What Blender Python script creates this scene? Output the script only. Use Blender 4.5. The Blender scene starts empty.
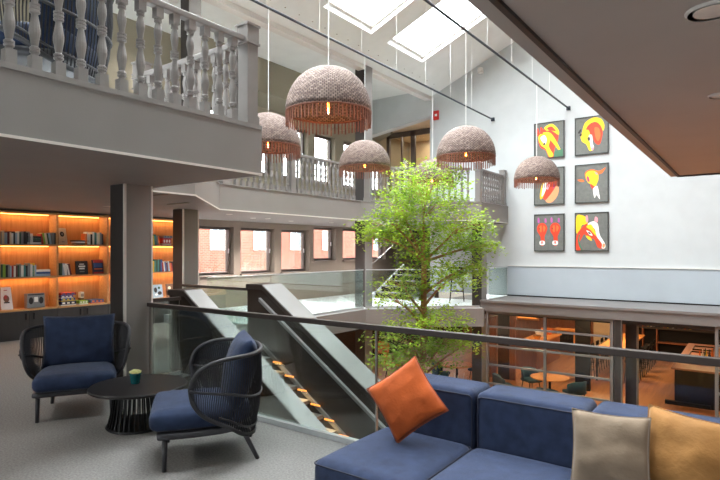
import bpy, bmesh, math, random
from mathutils import Vector, Matrix, noise
random.seed(7)
PI = math.pi
SC = bpy.context.scene
COL = SC.collection
H = 1.65; FX = 544.0; HY = 250.0
YAW = math.radians(36)
FW = Vector((-math.sin(YAW), math.cos(YAW), 0)); RT = Vector((math.cos(YAW), math.sin(YAW), 0))
def ray(px, py):
    return FW + RT * ((px - 360) / FX) + Vector((0, 0, (HY - py) / FX))
def at_z(px, py, z):
    d = ray(px, py); t = (z - H) / d.z; return Vector((d.x*t, d.y*t, z))
def at_y(px, py, Y):
    d = ray(px, py); t = Y / d.y; return Vector((d.x*t, Y, H + d.z*t))
def at_x(px, py, X):
    d = ray(px, py); t = X / d.x; return Vector((X, d.y*t, H + d.z*t))
def at_t(px, py, t):
    d = ray(px, py); return Vector((d.x*t, d.y*t, H + d.z*t))

# ------------------------------------------------------------------ materials
def lin(c):
    return tuple(((v/255)/12.92 if v/255 <= .04045 else ((v/255+.055)/1.055)**2.4) for v in c)
def mat(name, c, rough=.6, metal=0, var=0, scale=20, bump=0, bscale=200, emit=None, es=0, stretch=(1,1,1), spec=.5, sheen=0):
    m = bpy.data.materials.new(name); m.use_nodes = True
    n = m.node_tree.nodes; l = m.node_tree.links; b = n['Principled BSDF']
    L = lin(c)
    b.inputs['Base Color'].default_value = (*L, 1); b.inputs['Roughness'].default_value = rough
    b.inputs['Metallic'].default_value = metal; b.inputs['Specular IOR Level'].default_value = spec
    if sheen: b.inputs['Sheen Weight'].default_value = sheen; b.inputs['Sheen Roughness'].default_value = .4
    tc = n.new('ShaderNodeTexCoord'); mp = n.new('ShaderNodeMapping'); mp.inputs['Scale'].default_value = stretch
    l.new(tc.outputs['Object'], mp.inputs['Vector'])
    nz = n.new('ShaderNodeTexNoise'); nz.inputs['Scale'].default_value = scale; nz.inputs['Detail'].default_value = 5
    l.new(mp.outputs['Vector'], nz.inputs['Vector'])
    v = max(var, .03)
    rp = n.new('ShaderNodeValToRGB'); rp.color_ramp.elements[0].position = .3; rp.color_ramp.elements[1].position = .7
    rp.color_ramp.elements[0].color = (*[x*(1-v) for x in L], 1); rp.color_ramp.elements[1].color = (*[min(1, x*(1+v)) for x in L], 1)
    l.new(nz.outputs['Fac'], rp.inputs['Fac']); l.new(rp.outputs['Color'], b.inputs['Base Color'])
    if bump:
        n2 = n.new('ShaderNodeTexNoise'); n2.inputs['Scale'].default_value = bscale; n2.inputs['Detail'].default_value = 3
        l.new(mp.outputs['Vector'], n2.inputs['Vector'])
        bp = n.new('ShaderNodeBump'); bp.inputs['Strength'].default_value = bump; bp.inputs['Distance'].default_value = .01
        l.new(n2.outputs['Fac'], bp.inputs['Height']); l.new(bp.outputs['Normal'], b.inputs['Normal'])
    if emit:
        b.inputs['Emission Color'].default_value = (*lin(emit), 1); b.inputs['Emission Strength'].default_value = es
    return m
def glass_mat(name, tint, gloss=.08, rough=.0):
    m = bpy.data.materials.new(name); m.use_nodes = True
    n = m.node_tree.nodes; l = m.node_tree.links
    n.remove(n['Principled BSDF'])
    t = n.new('ShaderNodeBsdfTransparent'); t.inputs['Color'].default_value = (*tint, 1)
    g = n.new('ShaderNodeBsdfGlossy'); g.inputs['Roughness'].default_value = rough; g.inputs['Color'].default_value = (.95, 1, .98, 1)
    fr = n.new('ShaderNodeFresnel'); fr.inputs['IOR'].default_value = 1.4
    ad = n.new('ShaderNodeMath'); ad.operation = 'MULTIPLY_ADD'; ad.inputs[1].default_value = .5; ad.inputs[2].default_value = gloss*.3
    l.new(fr.outputs['Fac'], ad.inputs[0])
    mx = n.new('ShaderNodeMixShader'); l.new(ad.outputs[0], mx.inputs['Fac']); l.new(t.outputs[0], mx.inputs[1]); l.new(g.outputs[0], mx.inputs[2])
    l.new(mx.outputs[0], n['Material Output'].inputs['Surface'])
    return m
def wood(name, c1, c2, rough=.45, axis='Z', scale=6):
    m = mat(name, c1, rough, bump=0)
    n = m.node_tree.nodes; l = m.node_tree.links; b = n['Principled BSDF']
    mp = [x for x in n if x.type == 'MAPPING'][0]
    s = [scale*3]*3; s['XYZ'.index(axis)] = scale*.25; mp.inputs['Scale'].default_value = s
    nz = [x for x in n if x.type == 'TEX_NOISE'][0]; nz.inputs['Scale'].default_value = 1.6; nz.inputs['Distortion'].default_value = .6
    rp = [x for x in n if x.type == 'VALTORGB'][0]
    rp.color_ramp.elements[0].color = (*lin(c1), 1); rp.color_ramp.elements[1].color = (*lin(c2), 1)
    return m
def brick_mat(name, c1, c2, mortar, scale, off=None, bump=.3, rot=(0,0,0), rw=.5, rh=.25, msize=.02, rough=.8):
    m = mat(name, c1, rough)
    n = m.node_tree.nodes; l = m.node_tree.links; b = n['Principled BSDF']
    mp = [x for x in n if x.type == 'MAPPING'][0]; mp.inputs['Rotation'].default_value = rot
    br = n.new('ShaderNodeTexBrick'); br.inputs['Scale'].default_value = scale
    br.inputs['Color1'].default_value = (*lin(c1), 1); br.inputs['Color2'].default_value = (*lin(c2), 1); br.inputs['Mortar'].default_value = (*lin(mortar), 1)
    br.inputs['Brick Width'].default_value = rw; br.inputs['Row Height'].default_value = rh; br.inputs['Mortar Size'].default_value = msize
    l.new(mp.outputs['Vector'], br.inputs['Vector']); l.new(br.outputs['Color'], b.inputs['Base Color'])
    if bump:
        bp = n.new('ShaderNodeBump'); bp.inputs['Strength'].default_value = bump; bp.inputs['Distance'].default_value = .01; bp.invert = True
        l.new(br.outputs['Fac'], bp.inputs['Height']); l.new(bp.outputs['Normal'], b.inputs['Normal'])
    return m
M = {}
M['carpet'] = mat('carpet', (128,126,124), .95, var=.22, scale=60, bump=.5, bscale=400, spec=.15)
M['gallery_floor'] = mat('gallery_floor', (222,226,228), .35, var=.05, scale=4)
M['white_wall'] = mat('white_wall', (190,194,195), .85, var=.02, scale=3)
M['panel_white'] = mat('panel_white', (172,180,187), .6, var=.02, scale=2)
M['greige'] = mat('greige', (134,130,127), .6, var=.04, scale=2, bump=.05, bscale=60)
M['grey_steel'] = mat('grey_steel', (124,120,118), .4, metal=.25, var=.05, scale=3)
M['soffit'] = mat('soffit', (172,166,160), .7, var=.05, scale=1.5, bump=.05, bscale=80)
M['olive'] = mat('olive', (138,130,112), .8, var=.04, scale=2)
M['taupe'] = mat('taupe', (126,112,100), .7, var=.04, scale=2)
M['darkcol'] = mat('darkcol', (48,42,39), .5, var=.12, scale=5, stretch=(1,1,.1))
M['trimwhite'] = mat('trimwhite', (212,207,200), .5)
M['ceil_grey'] = mat('ceil_grey', (222,223,219), .8, var=.03, scale=3)
M['paint'] = mat('paint', (128,123,120), .38, var=.04, scale=8)
M['rail_brown'] = mat('rail_brown', (52,44,40), .5, var=.08, scale=8, spec=.3)
M['alu'] = mat('alu', (205,208,210), .3, metal=.7)
M['glass'] = glass_mat('glass', (.88,.93,.915), .08)
M['glass_clear'] = glass_mat('glass_clear', (.97,.98,.98), .04)
M['stair_dark'] = mat('stair_dark', (58,50,45), .22, var=.1, scale=3)
M['stair_cover'] = mat('stair_cover', (124,124,123), .4, metal=.1, var=.05, scale=3)
M['frame_brown'] = mat('frame_brown', (122,106,94), .5, var=.06, scale=6)
M['win_dark'] = mat('win_dark', (88,76,70), .5, var=.06, scale=6)
M['oak'] = wood('oak', (176,120,72), (200,146,94), .5, 'Z', 5)
M['oak_edge'] = wood('oak_edge', (176,132,84), (200,156,106), .5, 'Y', 5)
M['cab_dark'] = mat('cab_dark', (48,46,46), .5, var=.15, scale=10, stretch=(1,1,.1))
M['black'] = mat('black', (17,17,18), .5, var=.1, scale=20, spec=.25)
M['black_wood'] = mat('black_wood', (28,26,26), .42, var=.2, scale=12, stretch=(.15,1,1), spec=.3)
M['rope'] = mat('rope', (38,38,42), .8, var=.15, scale=60, bump=.4, bscale=300)
M['rim'] = mat('rim', (46,46,50), .55, var=.12, scale=80, bump=.5, bscale=250)
M['chair_metal'] = mat('chair_metal', (58,58,62), .45, metal=.3)
M['navy'] = mat('navy', (38,49,74), .85, var=.22, scale=14, bump=.3, bscale=350, sheen=.12, spec=.2)
M['navy_chair'] = mat('navy_chair', (38,50,75), .85, var=.22, scale=10, bump=.25, bscale=350, sheen=.12, spec=.2)
M['piping'] = mat('piping', (22,28,48), .8)
M['rust'] = mat('rust', (172,82,36), .8, var=.16, scale=9, bump=.2, bscale=60, sheen=.12, spec=.2)
M['beige'] = mat('beige', (112,99,84), .8, var=.12, scale=7, bump=.2, bscale=50, sheen=.1, spec=.2)
M['gold'] = mat('gold', (134,96,52), .75, var=.14, scale=7, bump=.2, bscale=50, sheen=.12, spec=.2)
M['teal'] = mat('teal', (16,88,92), .25, var=.1, scale=20)
M['soil'] = mat('soil', (60,44,32), .9, var=.3, scale=60)
M['succulent'] = mat('succulent', (214,214,150), .6, var=.2, scale=50)
M['track'] = mat('track', (42,48,60), .5)
M['cord'] = mat('cord', (235,235,232), .5)
M['bark'] = mat('bark', (164,120,84), .85, var=.2, scale=20, bump=.4, bscale=60)
M['brass'] = mat('brass', (176,140,84), .3, metal=.8)
M['orange_wood'] = wood('orange_wood', (206,132,68), (228,156,86), .45, 'Y', 3)
M['bar_floor'] = wood('bar_floor', (150,92,52), (184,118,70), .4, 'Y', 1.5)
M['bar_wood'] = wood('bar_wood', (120,70,44), (146,88,56), .5, 'Z', 3)
M['blue_seat'] = mat('blue_seat', (44,84,104), .75, var=.15, scale=10)
M['orange_seat'] = mat('orange_seat', (214,112,44), .7, var=.12, scale=10)
M['beige_wall'] = mat('beige_wall', (212,190,156), .8, var=.05, scale=3)
M['paper'] = mat('paper', (240,240,238), .7)
M['ink'] = mat('ink', (40,40,42), .7)
M['planter'] = mat('planter', (96,92,88), .6, var=.1, scale=8)
M['red'] = mat('red', (206,44,36), .5)
M['tile_dark'] = mat('tile_dark', (70,66,62), .5, var=.2, scale=5)
M['led'] = mat('led', (255,190,110), .5, emit=(255,170,80), es=6)
M['lamp_on'] = mat('lamp_on', (255,240,220), .5, emit=(255,236,210), es=5)
M['warm_on'] = mat('warm_on', (255,200,140), .5, emit=(255,170,90), es=9)
M['brick'] = brick_mat('brick', (150,70,52), (168,88,68), (166,116,98), 1.0, bump=.1, msize=.012, rw=.24, rh=.085)
_n = M['brick'].node_tree; _c = _n.nodes.new('ShaderNodeCombineXYZ'); _s = _n.nodes.new('ShaderNodeSeparateXYZ'); _t = [x for x in _n.nodes if x.type == 'TEX_COORD'][0]; _b = [x for x in _n.nodes if x.type == 'TEX_BRICK'][0]
_n.links.new(_t.outputs['Object'], _s.inputs[0]); _n.links.new(_s.outputs['Y'], _c.inputs['X']); _n.links.new(_s.outputs['Z'], _c.inputs['Y']); _n.links.new(_c.outputs[0], _b.inputs['Vector'])
M['ext_white'] = mat('ext_white', (240,240,240), .6)
M['ext_glass'] = mat('ext_glass', (120,130,140), .1)
M['wallart'] = mat('wallart', (108,110,106), .75, var=.12, scale=14)
M['artframe'] = mat('artframe', (52,54,52), .5)
for k, c in dict(a_red=(222,66,36), a_org=(236,110,50), a_yel=(246,200,30), a_wht=(245,240,235), a_pnk=(240,150,160), a_pur=(190,90,170), a_grn=(70,120,90), a_pch=(244,160,110), a_blk=(50,44,44), a_mag=(190,40,110)).items():
    M[k] = mat(k, c, .6)
# wicker: interleaved rows and stakes
def wicker_mat():
    m = mat('wicker', (158,136,124), .8)
    n = m.node_tree.nodes; l = m.node_tree.links; b = n['Principled BSDF']
    uv = n.new('ShaderNodeUVMap'); br = n.new('ShaderNodeTexBrick'); br.inputs['Scale'].default_value = 1
    br.inputs['Brick Width'].default_value = 1/64; br.inputs['Row Height'].default_value = 1/40; br.inputs['Mortar Size'].default_value = .0022; br.inputs['Mortar Smooth'].default_value = .6
    br.inputs['Color1'].default_value = (*lin((172,150,138)), 1); br.inputs['Color2'].default_value = (*lin((122,100,92)), 1); br.inputs['Mortar'].default_value = (*lin((70,54,50)), 1)
    l.new(uv.outputs[0], br.inputs['Vector'])
    nz = [x for x in n if x.type == 'TEX_NOISE'][0]; nz.inputs['Scale'].default_value = 30
    mx = n.new('ShaderNodeMix'); mx.data_type = 'RGBA'; mx.blend_type = 'MULTIPLY'; mx.inputs['Factor'].default_value = .5
    l.new(br.outputs['Color'], mx.inputs[6]); l.new(nz.outputs['Fac'], mx.inputs[7]); l.new(mx.outputs[2], b.inputs['Base Color'])
    bp = n.new('ShaderNodeBump'); bp.inputs['Strength'].default_value = .8; bp.inputs['Distance'].default_value = .01; bp.invert = True
    l.new(br.outputs['Fac'], bp.inputs['Height']); l.new(bp.outputs['Normal'], b.inputs['Normal'])
    return m
M['wicker'] = wicker_mat()
M['fringe'] = mat('fringe', (128,84,68), .7, var=.25, scale=40)
def leaf_mat(nm, c):
    m = mat(nm, c, .5, var=.35, scale=3)
    n = m.node_tree.nodes; l = m.node_tree.links; b = n['Principled BSDF']
    out = n['Material Output']; tr = n.new('ShaderNodeBsdfTranslucent'); mx = n.new('ShaderNodeMixShader'); mx.inputs['Fac'].default_value = .4
    rp = [x for x in n if x.type == 'VALTORGB'][0]; l.new(rp.outputs['Color'], tr.inputs['Color'])
    l.new(b.outputs[0], mx.inputs[1]); l.new(tr.outputs[0], mx.inputs[2]); l.new(mx.outputs[0], out.inputs['Surface'])
    return m
M['leaf'] = leaf_mat('leaf', (150,190,44))
_r = [x for x in M['leaf'].node_tree.nodes if x.type == 'VALTORGB'][0]; _r.color_ramp.elements[0].color = (*lin((98,140,44)),1); _r.color_ramp.elements[1].color = (*lin((186,214,62)),1)

# ------------------------------------------------------------------ mesh helpers
def link(name, bm, m, parent=None, smooth=False, loc=None, mods=None):
    me = bpy.data.meshes.new(name); bmesh.ops.recalc_face_normals(bm, faces=bm.faces) if not smooth == 'leaf' else None
    bm.to_mesh(me); bm.free()
    for mm in (m if isinstance(m, (list, tuple)) else [m]):
        me.materials.append(M[mm] if isinstance(mm, str) else mm)
    if smooth is True:
        for p in me.polygons: p.use_smooth = True
    o = bpy.data.objects.new(name, me); COL.objects.link(o)
    if parent: o.parent = parent
    if loc is not None: o.location = loc
    return o
def thing(name, label, cat, loc=(0,0,0), rotz=0, group=None):
    o = bpy.data.objects.new(name, None); COL.objects.link(o); o.location = loc; o.rotation_euler = (0,0,rotz)
    o.empty_display_size = .1; return tag(o, label, cat, group)
def tag(o, label, cat, group=None):
    o['label'] = label; o['category'] = cat
    if group: o['group'] = group
    return o
def struct(name, bm, m, parent=None, **k):
    o = link(name, bm, m, parent, **k)
    if not parent: o['kind'] = 'structure'
    return o
def dup(root, loc, rotz, label, group=None, rots=None):
    def cp(o, par):
        c = o.copy(); COL.objects.link(c)
        if par: c.parent = par
        for ch in o.children: cp(ch, c)
        return c
    r = cp(root, None); r.location = loc; r.rotation_euler = rots or (0,0,rotz); r['label'] = label
    if group: r['group'] = group
    return r
def B(bm, x0, x1, y0, y1, z0, z1, mi=0, mtx=None):
    vs = [bm.verts.new((x,y,z)) for z in (z0,z1) for y in (y0,y1) for x in (x0,x1)]
    fs = [bm.faces.new([vs[i] for i in q]) for q in ((0,2,3,1),(4,5,7,6),(0,1,5,4),(2,6,7,3),(0,4,6,2),(1,3,7,5))]
    for f in fs: f.material_index = mi
    if mtx: bmesh.ops.transform(bm, matrix=mtx, verts=vs)
    return vs
def box(*a, bev=0, **k):
    bm = bmesh.new(); B(bm, *a, **k)
    if bev: bmesh.ops.bevel(bm, geom=bm.edges[:], offset=bev, segments=2, affect='EDGES', profile=.5)
    return bm
def prism(pts, z0, z1, axis='Z', bm=None, mi=0):
    """extrude a 2D polygon. axis Z: pts (x,y); Y: pts (x,z) extruded y; X: pts (y,z) extruded x"""
    bm = bm or bmesh.new()
    f = {'Z': lambda p,q: (p[0],p[1],q), 'Y': lambda p,q: (p[0],q,p[1]), 'X': lambda p,q: (q,p[0],p[1])}[axis]
    a = [bm.verts.new(f(p,z0)) for p in pts]; b = [bm.verts.new(f(p,z1)) for p in pts]
    n = len(pts); fs = [bm.faces.new(a), bm.faces.new(b[::-1])]
    for i in range(n): fs.append(bm.faces.new([a[i], a[(i+1)%n], b[(i+1)%n], b[i]]))
    for q in fs: q.material_index = mi
    return bm
def tube(bm, pts, r, seg=8, closed=False, mi=0, caps=True):
    pts = [Vector(p) for p in pts]; n = len(pts); rings = []
    rr = r if isinstance(r, (list, tuple)) else [r]*n
    up = None
    for i, p in enumerate(pts):
        if closed: t = pts[(i+1)%n] - pts[i-1]
        else: t = pts[min(i+1,n-1)] - pts[max(i-1,0)]
        t.normalize()
        if up is None:
            up = Vector((0,0,1)) if abs(t.z) < .9 else Vector((1,0,0))
        u = (up - t*up.dot(t)); u = u.normalized() if u.length > 1e-5 else t.orthogonal().normalized()
        up = u; v = t.cross(u)
        rings.append([bm.verts.new(p + (u*math.cos(a) + v*math.sin(a))*rr[i]) for a in [2*PI*k/seg for k in range(seg)]])
    m = n if closed else n-1
    for i in range(m):
        a, b = rings[i], rings[(i+1)%n]
        for k in range(seg):
            f = bm.faces.new([a[k], a[(k+1)%seg], b[(k+1)%seg], b[k]]); f.material_index = mi
    if not closed and caps:
        bm.faces.new(rings[0][::-1]).material_index = mi; bm.faces.new(rings[-1]).material_index = mi
    return bm
def lathe(bm, prof, seg=16, c=(0,0,0), mi=0, capt=True, capb=True):
    rings = [[bm.verts.new((c[0]+r*math.cos(2*PI*k/seg), c[1]+r*math.sin(2*PI*k/seg), c[2]+z)) for k in range(seg)] for r, z in prof]
    for a, b in zip(rings, rings[1:]):
        for k in range(seg):
            f = bm.faces.new([a[k], a[(k+1)%seg], b[(k+1)%seg], b[k]]); f.material_index = mi
    if capb: bm.faces.new(rings[0][::-1]).material_index = mi
    if capt: bm.faces.new(rings[-1]).material_index = mi
    return bm
def crom(P, n=6, closed=True):
    P = [Vector(p) for p in P]; N = len(P); out = []
    rng = range(N) if closed else range(N-1)
    for i in rng:
        g = (lambda k: P[k % N]) if closed else (lambda k: P[max(0, min(N-1, k))])
        p0, p1, p2, p3 = g(i-1), g(i), g(i+1), g(i+2)
        for k in range(n):
            t = k/n
            out.append(.5*((2*p1) + (p2-p0)*t + (2*p0-5*p1+4*p2-p3)*t*t + (3*p1-p0-3*p2+p3)*t**3))
    if not closed: out.append(P[-1])
    return out
def rbox(sx, sy, sz, r=.05, puff=0, n=8, bm=None, c=(0,0,0)):
    """soft rounded block centred on c"""
    own = bm is None; bm = bm or bmesh.new(); t = bmesh.new()
    bmesh.ops.create_cube(t, size=2); bmesh.ops.subdivide_edges(t, edges=t.edges[:], cuts=n, use_grid_fill=True)
    hs = Vector((sx/2, sy/2, sz/2))
    for v in t.verts:
        u = v.co.copy()
        # push samples to the ends so the rounding has vertices
        w = Vector([math.copysign(abs(a)**.6, a) if abs(a) > 1e-6 else 0 for a in u])
        p = Vector([w[i]*hs[i] for i in range(3)])
        q = Vector([max(-(hs[i]-r), min(hs[i]-r, p[i])) for i in range(3)])
        d = p - q
        if d.length > 1e-6: p = q + d.normalized()*r
        if puff:
            bx, by, bz = [max(0, 1-(p[i]/hs[i])**2) for i in range(3)]
            p.z += math.copysign(puff*bx*by, p.z) if abs(p.z) > hs.z*.5 else 0
            p.x += (puff*.4*by*bz)*(1 if p.x > hs.x*.8 else -1 if p.x < -hs.x*.8 else 0)
            p.y += (puff*.4*bx*bz)*(1 if p.y > hs.y*.8 else -1 if p.y < -hs.y*.8 else 0)
        v.co = p + Vector(c)
    me = bpy.data.meshes.new('tmp'); t.to_mesh(me); t.free(); bm.from_mesh(me); bpy.data.meshes.remove(me)
    return bm
def pillow(w, h, th, n=18, seed=0, pinch=.07):
    """cushion in local XZ, thickness along Y, ears at the corners"""
    bm = bmesh.new(); g = {}
    for s in (1, -1):
        for i in range(n+1):
            for j in range(n+1):
                u = -1+2*i/n; v = -1+2*j/n
                if s == -1 and (i in (0,n) or j in (0,n)): g[s,i,j] = g[1,i,j]; continue
                k = 1 - pinch*((1-v*v)*abs(u)**3); k2 = 1 - pinch*((1-u*u)*abs(v)**3)
                f = ((1-u**2)*(1-v**2))**.42
                nn = noise.noise(Vector((u*2.2+seed*5, v*2.2, s*3))) * .012 + noise.noise(Vector((u*6+seed*9, v*6, s))) * .005
                g[s,i,j] = bm.verts.new((u*w/2*k, s*(th/2*f) + nn*min(1,f*2), v*h/2*k2))
    for s in (1,-1):
        for i in range(n):
            for j in range(n):
                q = [g[s,i,j], g[s,i+1,j], g[s,i+1,j+1], g[s,i,j+1]]
                bm.faces.new(q if s == -1 else q[::-1])
    return bm
def pillow_edge(w, h, n=10, pinch=.07):
    P = []
    for a in range(4):
        for k in range(n):
            t = -1+2*k/n; u, v = [(t,-1),(1,t),(-t,1),(-1,-t)][a]
            P.append((u*w/2*(1 - pinch*((1-v*v)*abs(u)**3)), 0, v*h/2*(1 - pinch*((1-u*u)*abs(v)**3))))
    return P
def light(kind, name, loc, power, color=(1,1,1), rot=(0,0,0), size=.1, sizey=None, portal=False, spot=None):
    d = bpy.data.lights.new(name, kind); d.energy = power; d.color = color
    if kind == 'AREA':
        d.shape = 'RECTANGLE'; d.size = size; d.size_y = sizey or size
        if portal: d.cycles.is_portal = True
    elif kind == 'SPOT': d.spot_size = spot or 2.2; d.spot_blend = .7; d.shadow_soft_size = size
    else: d.shadow_soft_size = size
    o = bpy.data.objects.new(name, d); COL.objects.link(o); o.location = loc; o.rotation_euler = rot; return o
def grid_wall(fn, us, vs, holes, th, mat_, name, offset=1):
    """sheet with rectangular holes; fn(u,v)->point; solidified to th"""
    us = sorted(set([round(x,4) for x in us] + [round(x,4) for h in holes for x in h[:2]])); vs = sorted(set([round(x,4) for x in vs] + [round(x,4) for h in holes for x in h[2:]]))
    bm = bmesh.new(); V = {}
    def gv(u,v):
        if (u,v) not in V: V[u,v] = bm.verts.new(fn(u,v))
        return V[u,v]
    for a, b in zip(us, us[1:]):
        for c, d in zip(vs, vs[1:]):
            mu, mv = (a+b)/2, (c+d)/2
            if any(h[0] < mu < h[1] and h[2] < mv < h[3] for h in holes): continue
            bm.faces.new([gv(a,c), gv(b,c), gv(b,d), gv(a,d)])
    me = bpy.data.meshes.new(name); bm.to_mesh(me); bm.free(); me.materials.append(M[mat_])
    # extrude by hand so that the thickness is in the mesh
    b2 = bmesh.new(); b2.from_mesh(me); fs = b2.faces[:]
    r = bmesh.ops.extrude_face_region(b2, geom=fs); vv = [e for e in r['geom'] if isinstance(e, bmesh.types.BMVert)]
    bmesh.ops.translate(b2, verts=vv, vec=Vector(th)); bmesh.ops.recalc_face_normals(b2, faces=b2.faces)
    b2.to_mesh(me); b2.free()
    o = bpy.data.objects.new(name, me); COL.objects.link(o); o['kind'] = 'structure'; return o
ORD = ['first','second','third','fourth','fifth','sixth','seventh','eighth','ninth','tenth','eleventh','twelfth','thirteenth','fourteenth','fifteenth','sixteenth','seventeenth','eighteenth','nineteenth','twentieth']
# ------------------------------------------------------------------ world + camera
w = bpy.data.worlds.new('World'); SC.world = w; w.use_nodes = True
bg = w.node_tree.nodes['Background']; bg.inputs['Color'].default_value = (.93, .97, 1, 1); bg.inputs['Strength'].default_value = 6.0
cam = bpy.data.cameras.new('camera'); cam.lens = 27.2; cam.sensor_width = 36; cam.shift_y = 10/720; cam.clip_start = .05; cam.clip_end = 200
co = bpy.data.objects.new('camera', cam); COL.objects.link(co); co.location = (0,0,H); co.rotation_euler = (PI/2, 0, YAW); SC.camera = co
SC.view_settings.view_transform = 'Standard'; SC.view_settings.look = 'None'; SC.view_settings.gamma = 1; SC.view_settings.exposure = 1.0
SC.view_settings.use_curve_mapping = False
SC.cycles.max_bounces = 10; SC.cycles.diffuse_bounces = 6; SC.cycles.transparent_max_bounces = 24; SC.cycles.sample_clamp_indirect = 6
SC.cycles.caustics_reflective = False; SC.cycles.caustics_refractive = False

# ------------------------------------------------------------------ building shell
ZB, ZT, ZL = 2.4, 2.88, -2.9           # soffit, upper floor, ground floor
XW = -10.9
def rz(x): return 6.37 + .42*(x + 8.15)    # roof soffit height
XR = -.9                                   # ridge
def rzz(x): return rz(x) if x <= XR else rz(XR) - .42*(x - XR)
# ground floor
struct('floor', box(-13, 6, -2, 28, ZL-.2, ZL), 'bar_floor')
# lounge floor slab (carpet) and landing around the stair opening
struct('floor_lounge', prism([(XW-.4,-6),(5,-6),(5,3.78),(-6.0,3.78),(-6.0,6.2),(-8.05,6.2),(-8.05,7.4),(XW,7.4),(XW,8.2),(XW-.4,8.2)], -.3, 0), 'carpet')
struct('floor_gallery', prism([(XW,7.4),(-7.95,7.4),(-7.95,11.15),(-5.65,13.1),(-5.65,14.9),(-8.15,14.9),(-8.15,18.5),(XW,18.5)], -.12, .18), 'gallery_floor')
struct('trim_1', prism([(-7.95,7.42),(-7.9,7.42),(-7.9,11.12),(-5.6,13.07),(-5.6,13.15),(-5.65,13.12),(-7.95,11.16)], -.3, .16), 'greige')
# upper floor slab with its fascia
UP = [(XW,-6),(-4,-6),(-4,3.83),(-6.24,3.83),(-6.24,4.72),(-8.03,6.62),(-8.03,11.1),(-5.65,13.05),(-5.65,14.9),(-8.15,14.9),(-8.15,18.5),(XW,18.5)]
UP[0] = (XW-.4,-6); UP.insert(len(UP), (XW,8.2)); UP.append((XW-.4,8.2))
struct('ceiling', prism(UP, ZB, ZT), 'greige')
def edge_strip(path, z0, z1, out, m, nm):
    """thin strip following the void side of the slab edge"""
    bm = bmesh.new()
    for (x0,y0),(x1,y1) in zip(path, path[1:]):
        d = Vector((x1-x0, y1-y0, 0)).normalized(); n = Vector((d.y, -d.x, 0))
        a = Vector((x0,y0,0)) - d*.0; b = Vector((x1,y1,0)) + d*.0
        q = [a, b, b+n*out, a+n*out]
        prism([(p.x,p.y) for p in q], z0, z1, bm=bm)
    struct(nm, bm, m)
VP = [(-4,-6),(-4,3.83),(-6.24,3.83),(-6.24,4.72),(-8.03,6.62),(-8.03,11.1),(-5.65,13.05),(-5.65,14.9)]
edge_strip(VP, ZB-.006, ZB+.014, .010, 'trimwhite', 'trim_2')
edge_strip(VP, ZT-.03, ZT+.012, .008, 'greige', 'trim_3')
# right-hand slab over the lounge
struct('ceiling_right', box(-.7, 5, -6, 6.4, 2.4, 2.8), 'soffit')
struct('trim_4', box(-.635, -.615, -6, 6.34, 2.385, 2.401), 'darkcol')
struct('trim_5', box(-.615, 5, 6.32, 6.34, 2.385, 2.401), 'darkcol')
# window wall
LW = [(8.32,9.46),(9.69,10.93),(11.2,12.4),(12.6,13.7),(14.05,15.2),(15.5,16.6)]
holes = [(a,b,(1.02 if i < 3 else 1.32),(2.24 if i < 3 else 2.36)) for i,(a,b) in enumerate(LW)]
UWIN = [(a+.05,b-.05,3.75,5.25) for a,b in LW]
grid_wall(lambda y,z: (XW, y, z), [8.2,18.5], [-.3,2.42], holes, (-.35,0,0), 'taupe', 'wall_left_window')
grid_wall(lambda y,z: (XW, y, z), [-6,18.5], [ZT,6.63], UWIN, (-.35,0,0), 'olive', 'wall_left_upper')
struct('wall_left_lounge', box(XW-.6, XW-.4, -6, 8.2, -.3, 2.4), 'taupe')
struct('wall_left_ground', box(-13.2, -13, -2, 28, ZL, -.3), 'stair_dark')
struct('wall_right_ground', box(6, 6.2, -2, 28, ZL, .2), 'bar_wood')
struct('wall_near_ground', box(-13, 6, -2.2, -2, ZL, -.3), 'beige_wall')
wn = 0
def window(y0, y1, z0, z1, x=XW, tilt=0, n=0):
    o = thing(f'window_{n}', '', 'window', (x-.22, (y0+y1)/2, z0)); del o['label']; del o['category']; o['kind'] = 'structure'
    W = (y1-y0)/2; Hh = z1-z0; f = .035; bm = bmesh.new()
    for a in ((-W,W,0,f),(-W,W,Hh-f,Hh),(-W,-W+f,f,Hh-f),(W-f,W,f,Hh-f)): B(bm, -.04,.03, a[0],a[1],a[2],a[3])
    link('window_frame', bm, 'win_dark', o)
    bm = bmesh.new(); g = f+.035
    for a in ((-W+f,W-f,f,g),(-W+f,W-f,Hh-g,Hh-f),(-W+f,-W+g,g,Hh-g),(W-g,W-f,g,Hh-g)): B(bm, -.015,.05, a[0],a[1],a[2],a[3])
    s = link('sash', bm, 'win_dark', o)
    link('pane', box(-.006,.006,-W+g,W-g,g,Hh-g), 'glass_clear', s)
    link('handle', box(.05,.08,-.012,.012,-.06,.06), 'alu', s, loc=(0, W-.08, Hh/2))
    if tilt:
        s.rotation_euler = (0, tilt, 0)
    bs = box(.04, .3, -W-.03, W+.03, -.035, 0); link('window_sill', bs, 'frame_brown', o)
    return o
k = 1
for i, h in enumerate(holes): window(*h, n=k, tilt=(.07 if i < 2 else 0)); k += 1
for i, h in enumerate(UWIN): window(*h, n=k); k += 1
# bulkhead over the upper windows, sloped underside
struct('ceiling_bulkhead', prism([(XW, 5.55),(XW+.55, 5.75),(XW+.55, 6.63),(XW, 6.63)], 8.0, 16.2, axis='Y'), 'olive')
# gallery ceiling, beam, end wall with the opening
struct('ceiling_gallery', box(XW-.35, -8.2, -6, 18.5, 6.63, 6.75), 'ceil_grey')
struct('trim_6', box(-8.3, -8.1, -6, 14.9, 6.28, 6.55), 'trimwhite')
struct('wall_end_gallery', prism([(XW,6.63),(-8.15,6.63),(-8.15,5.8),(XW,5.4)], 14.9, 15.2, axis='Y'), 'white_wall')
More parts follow.
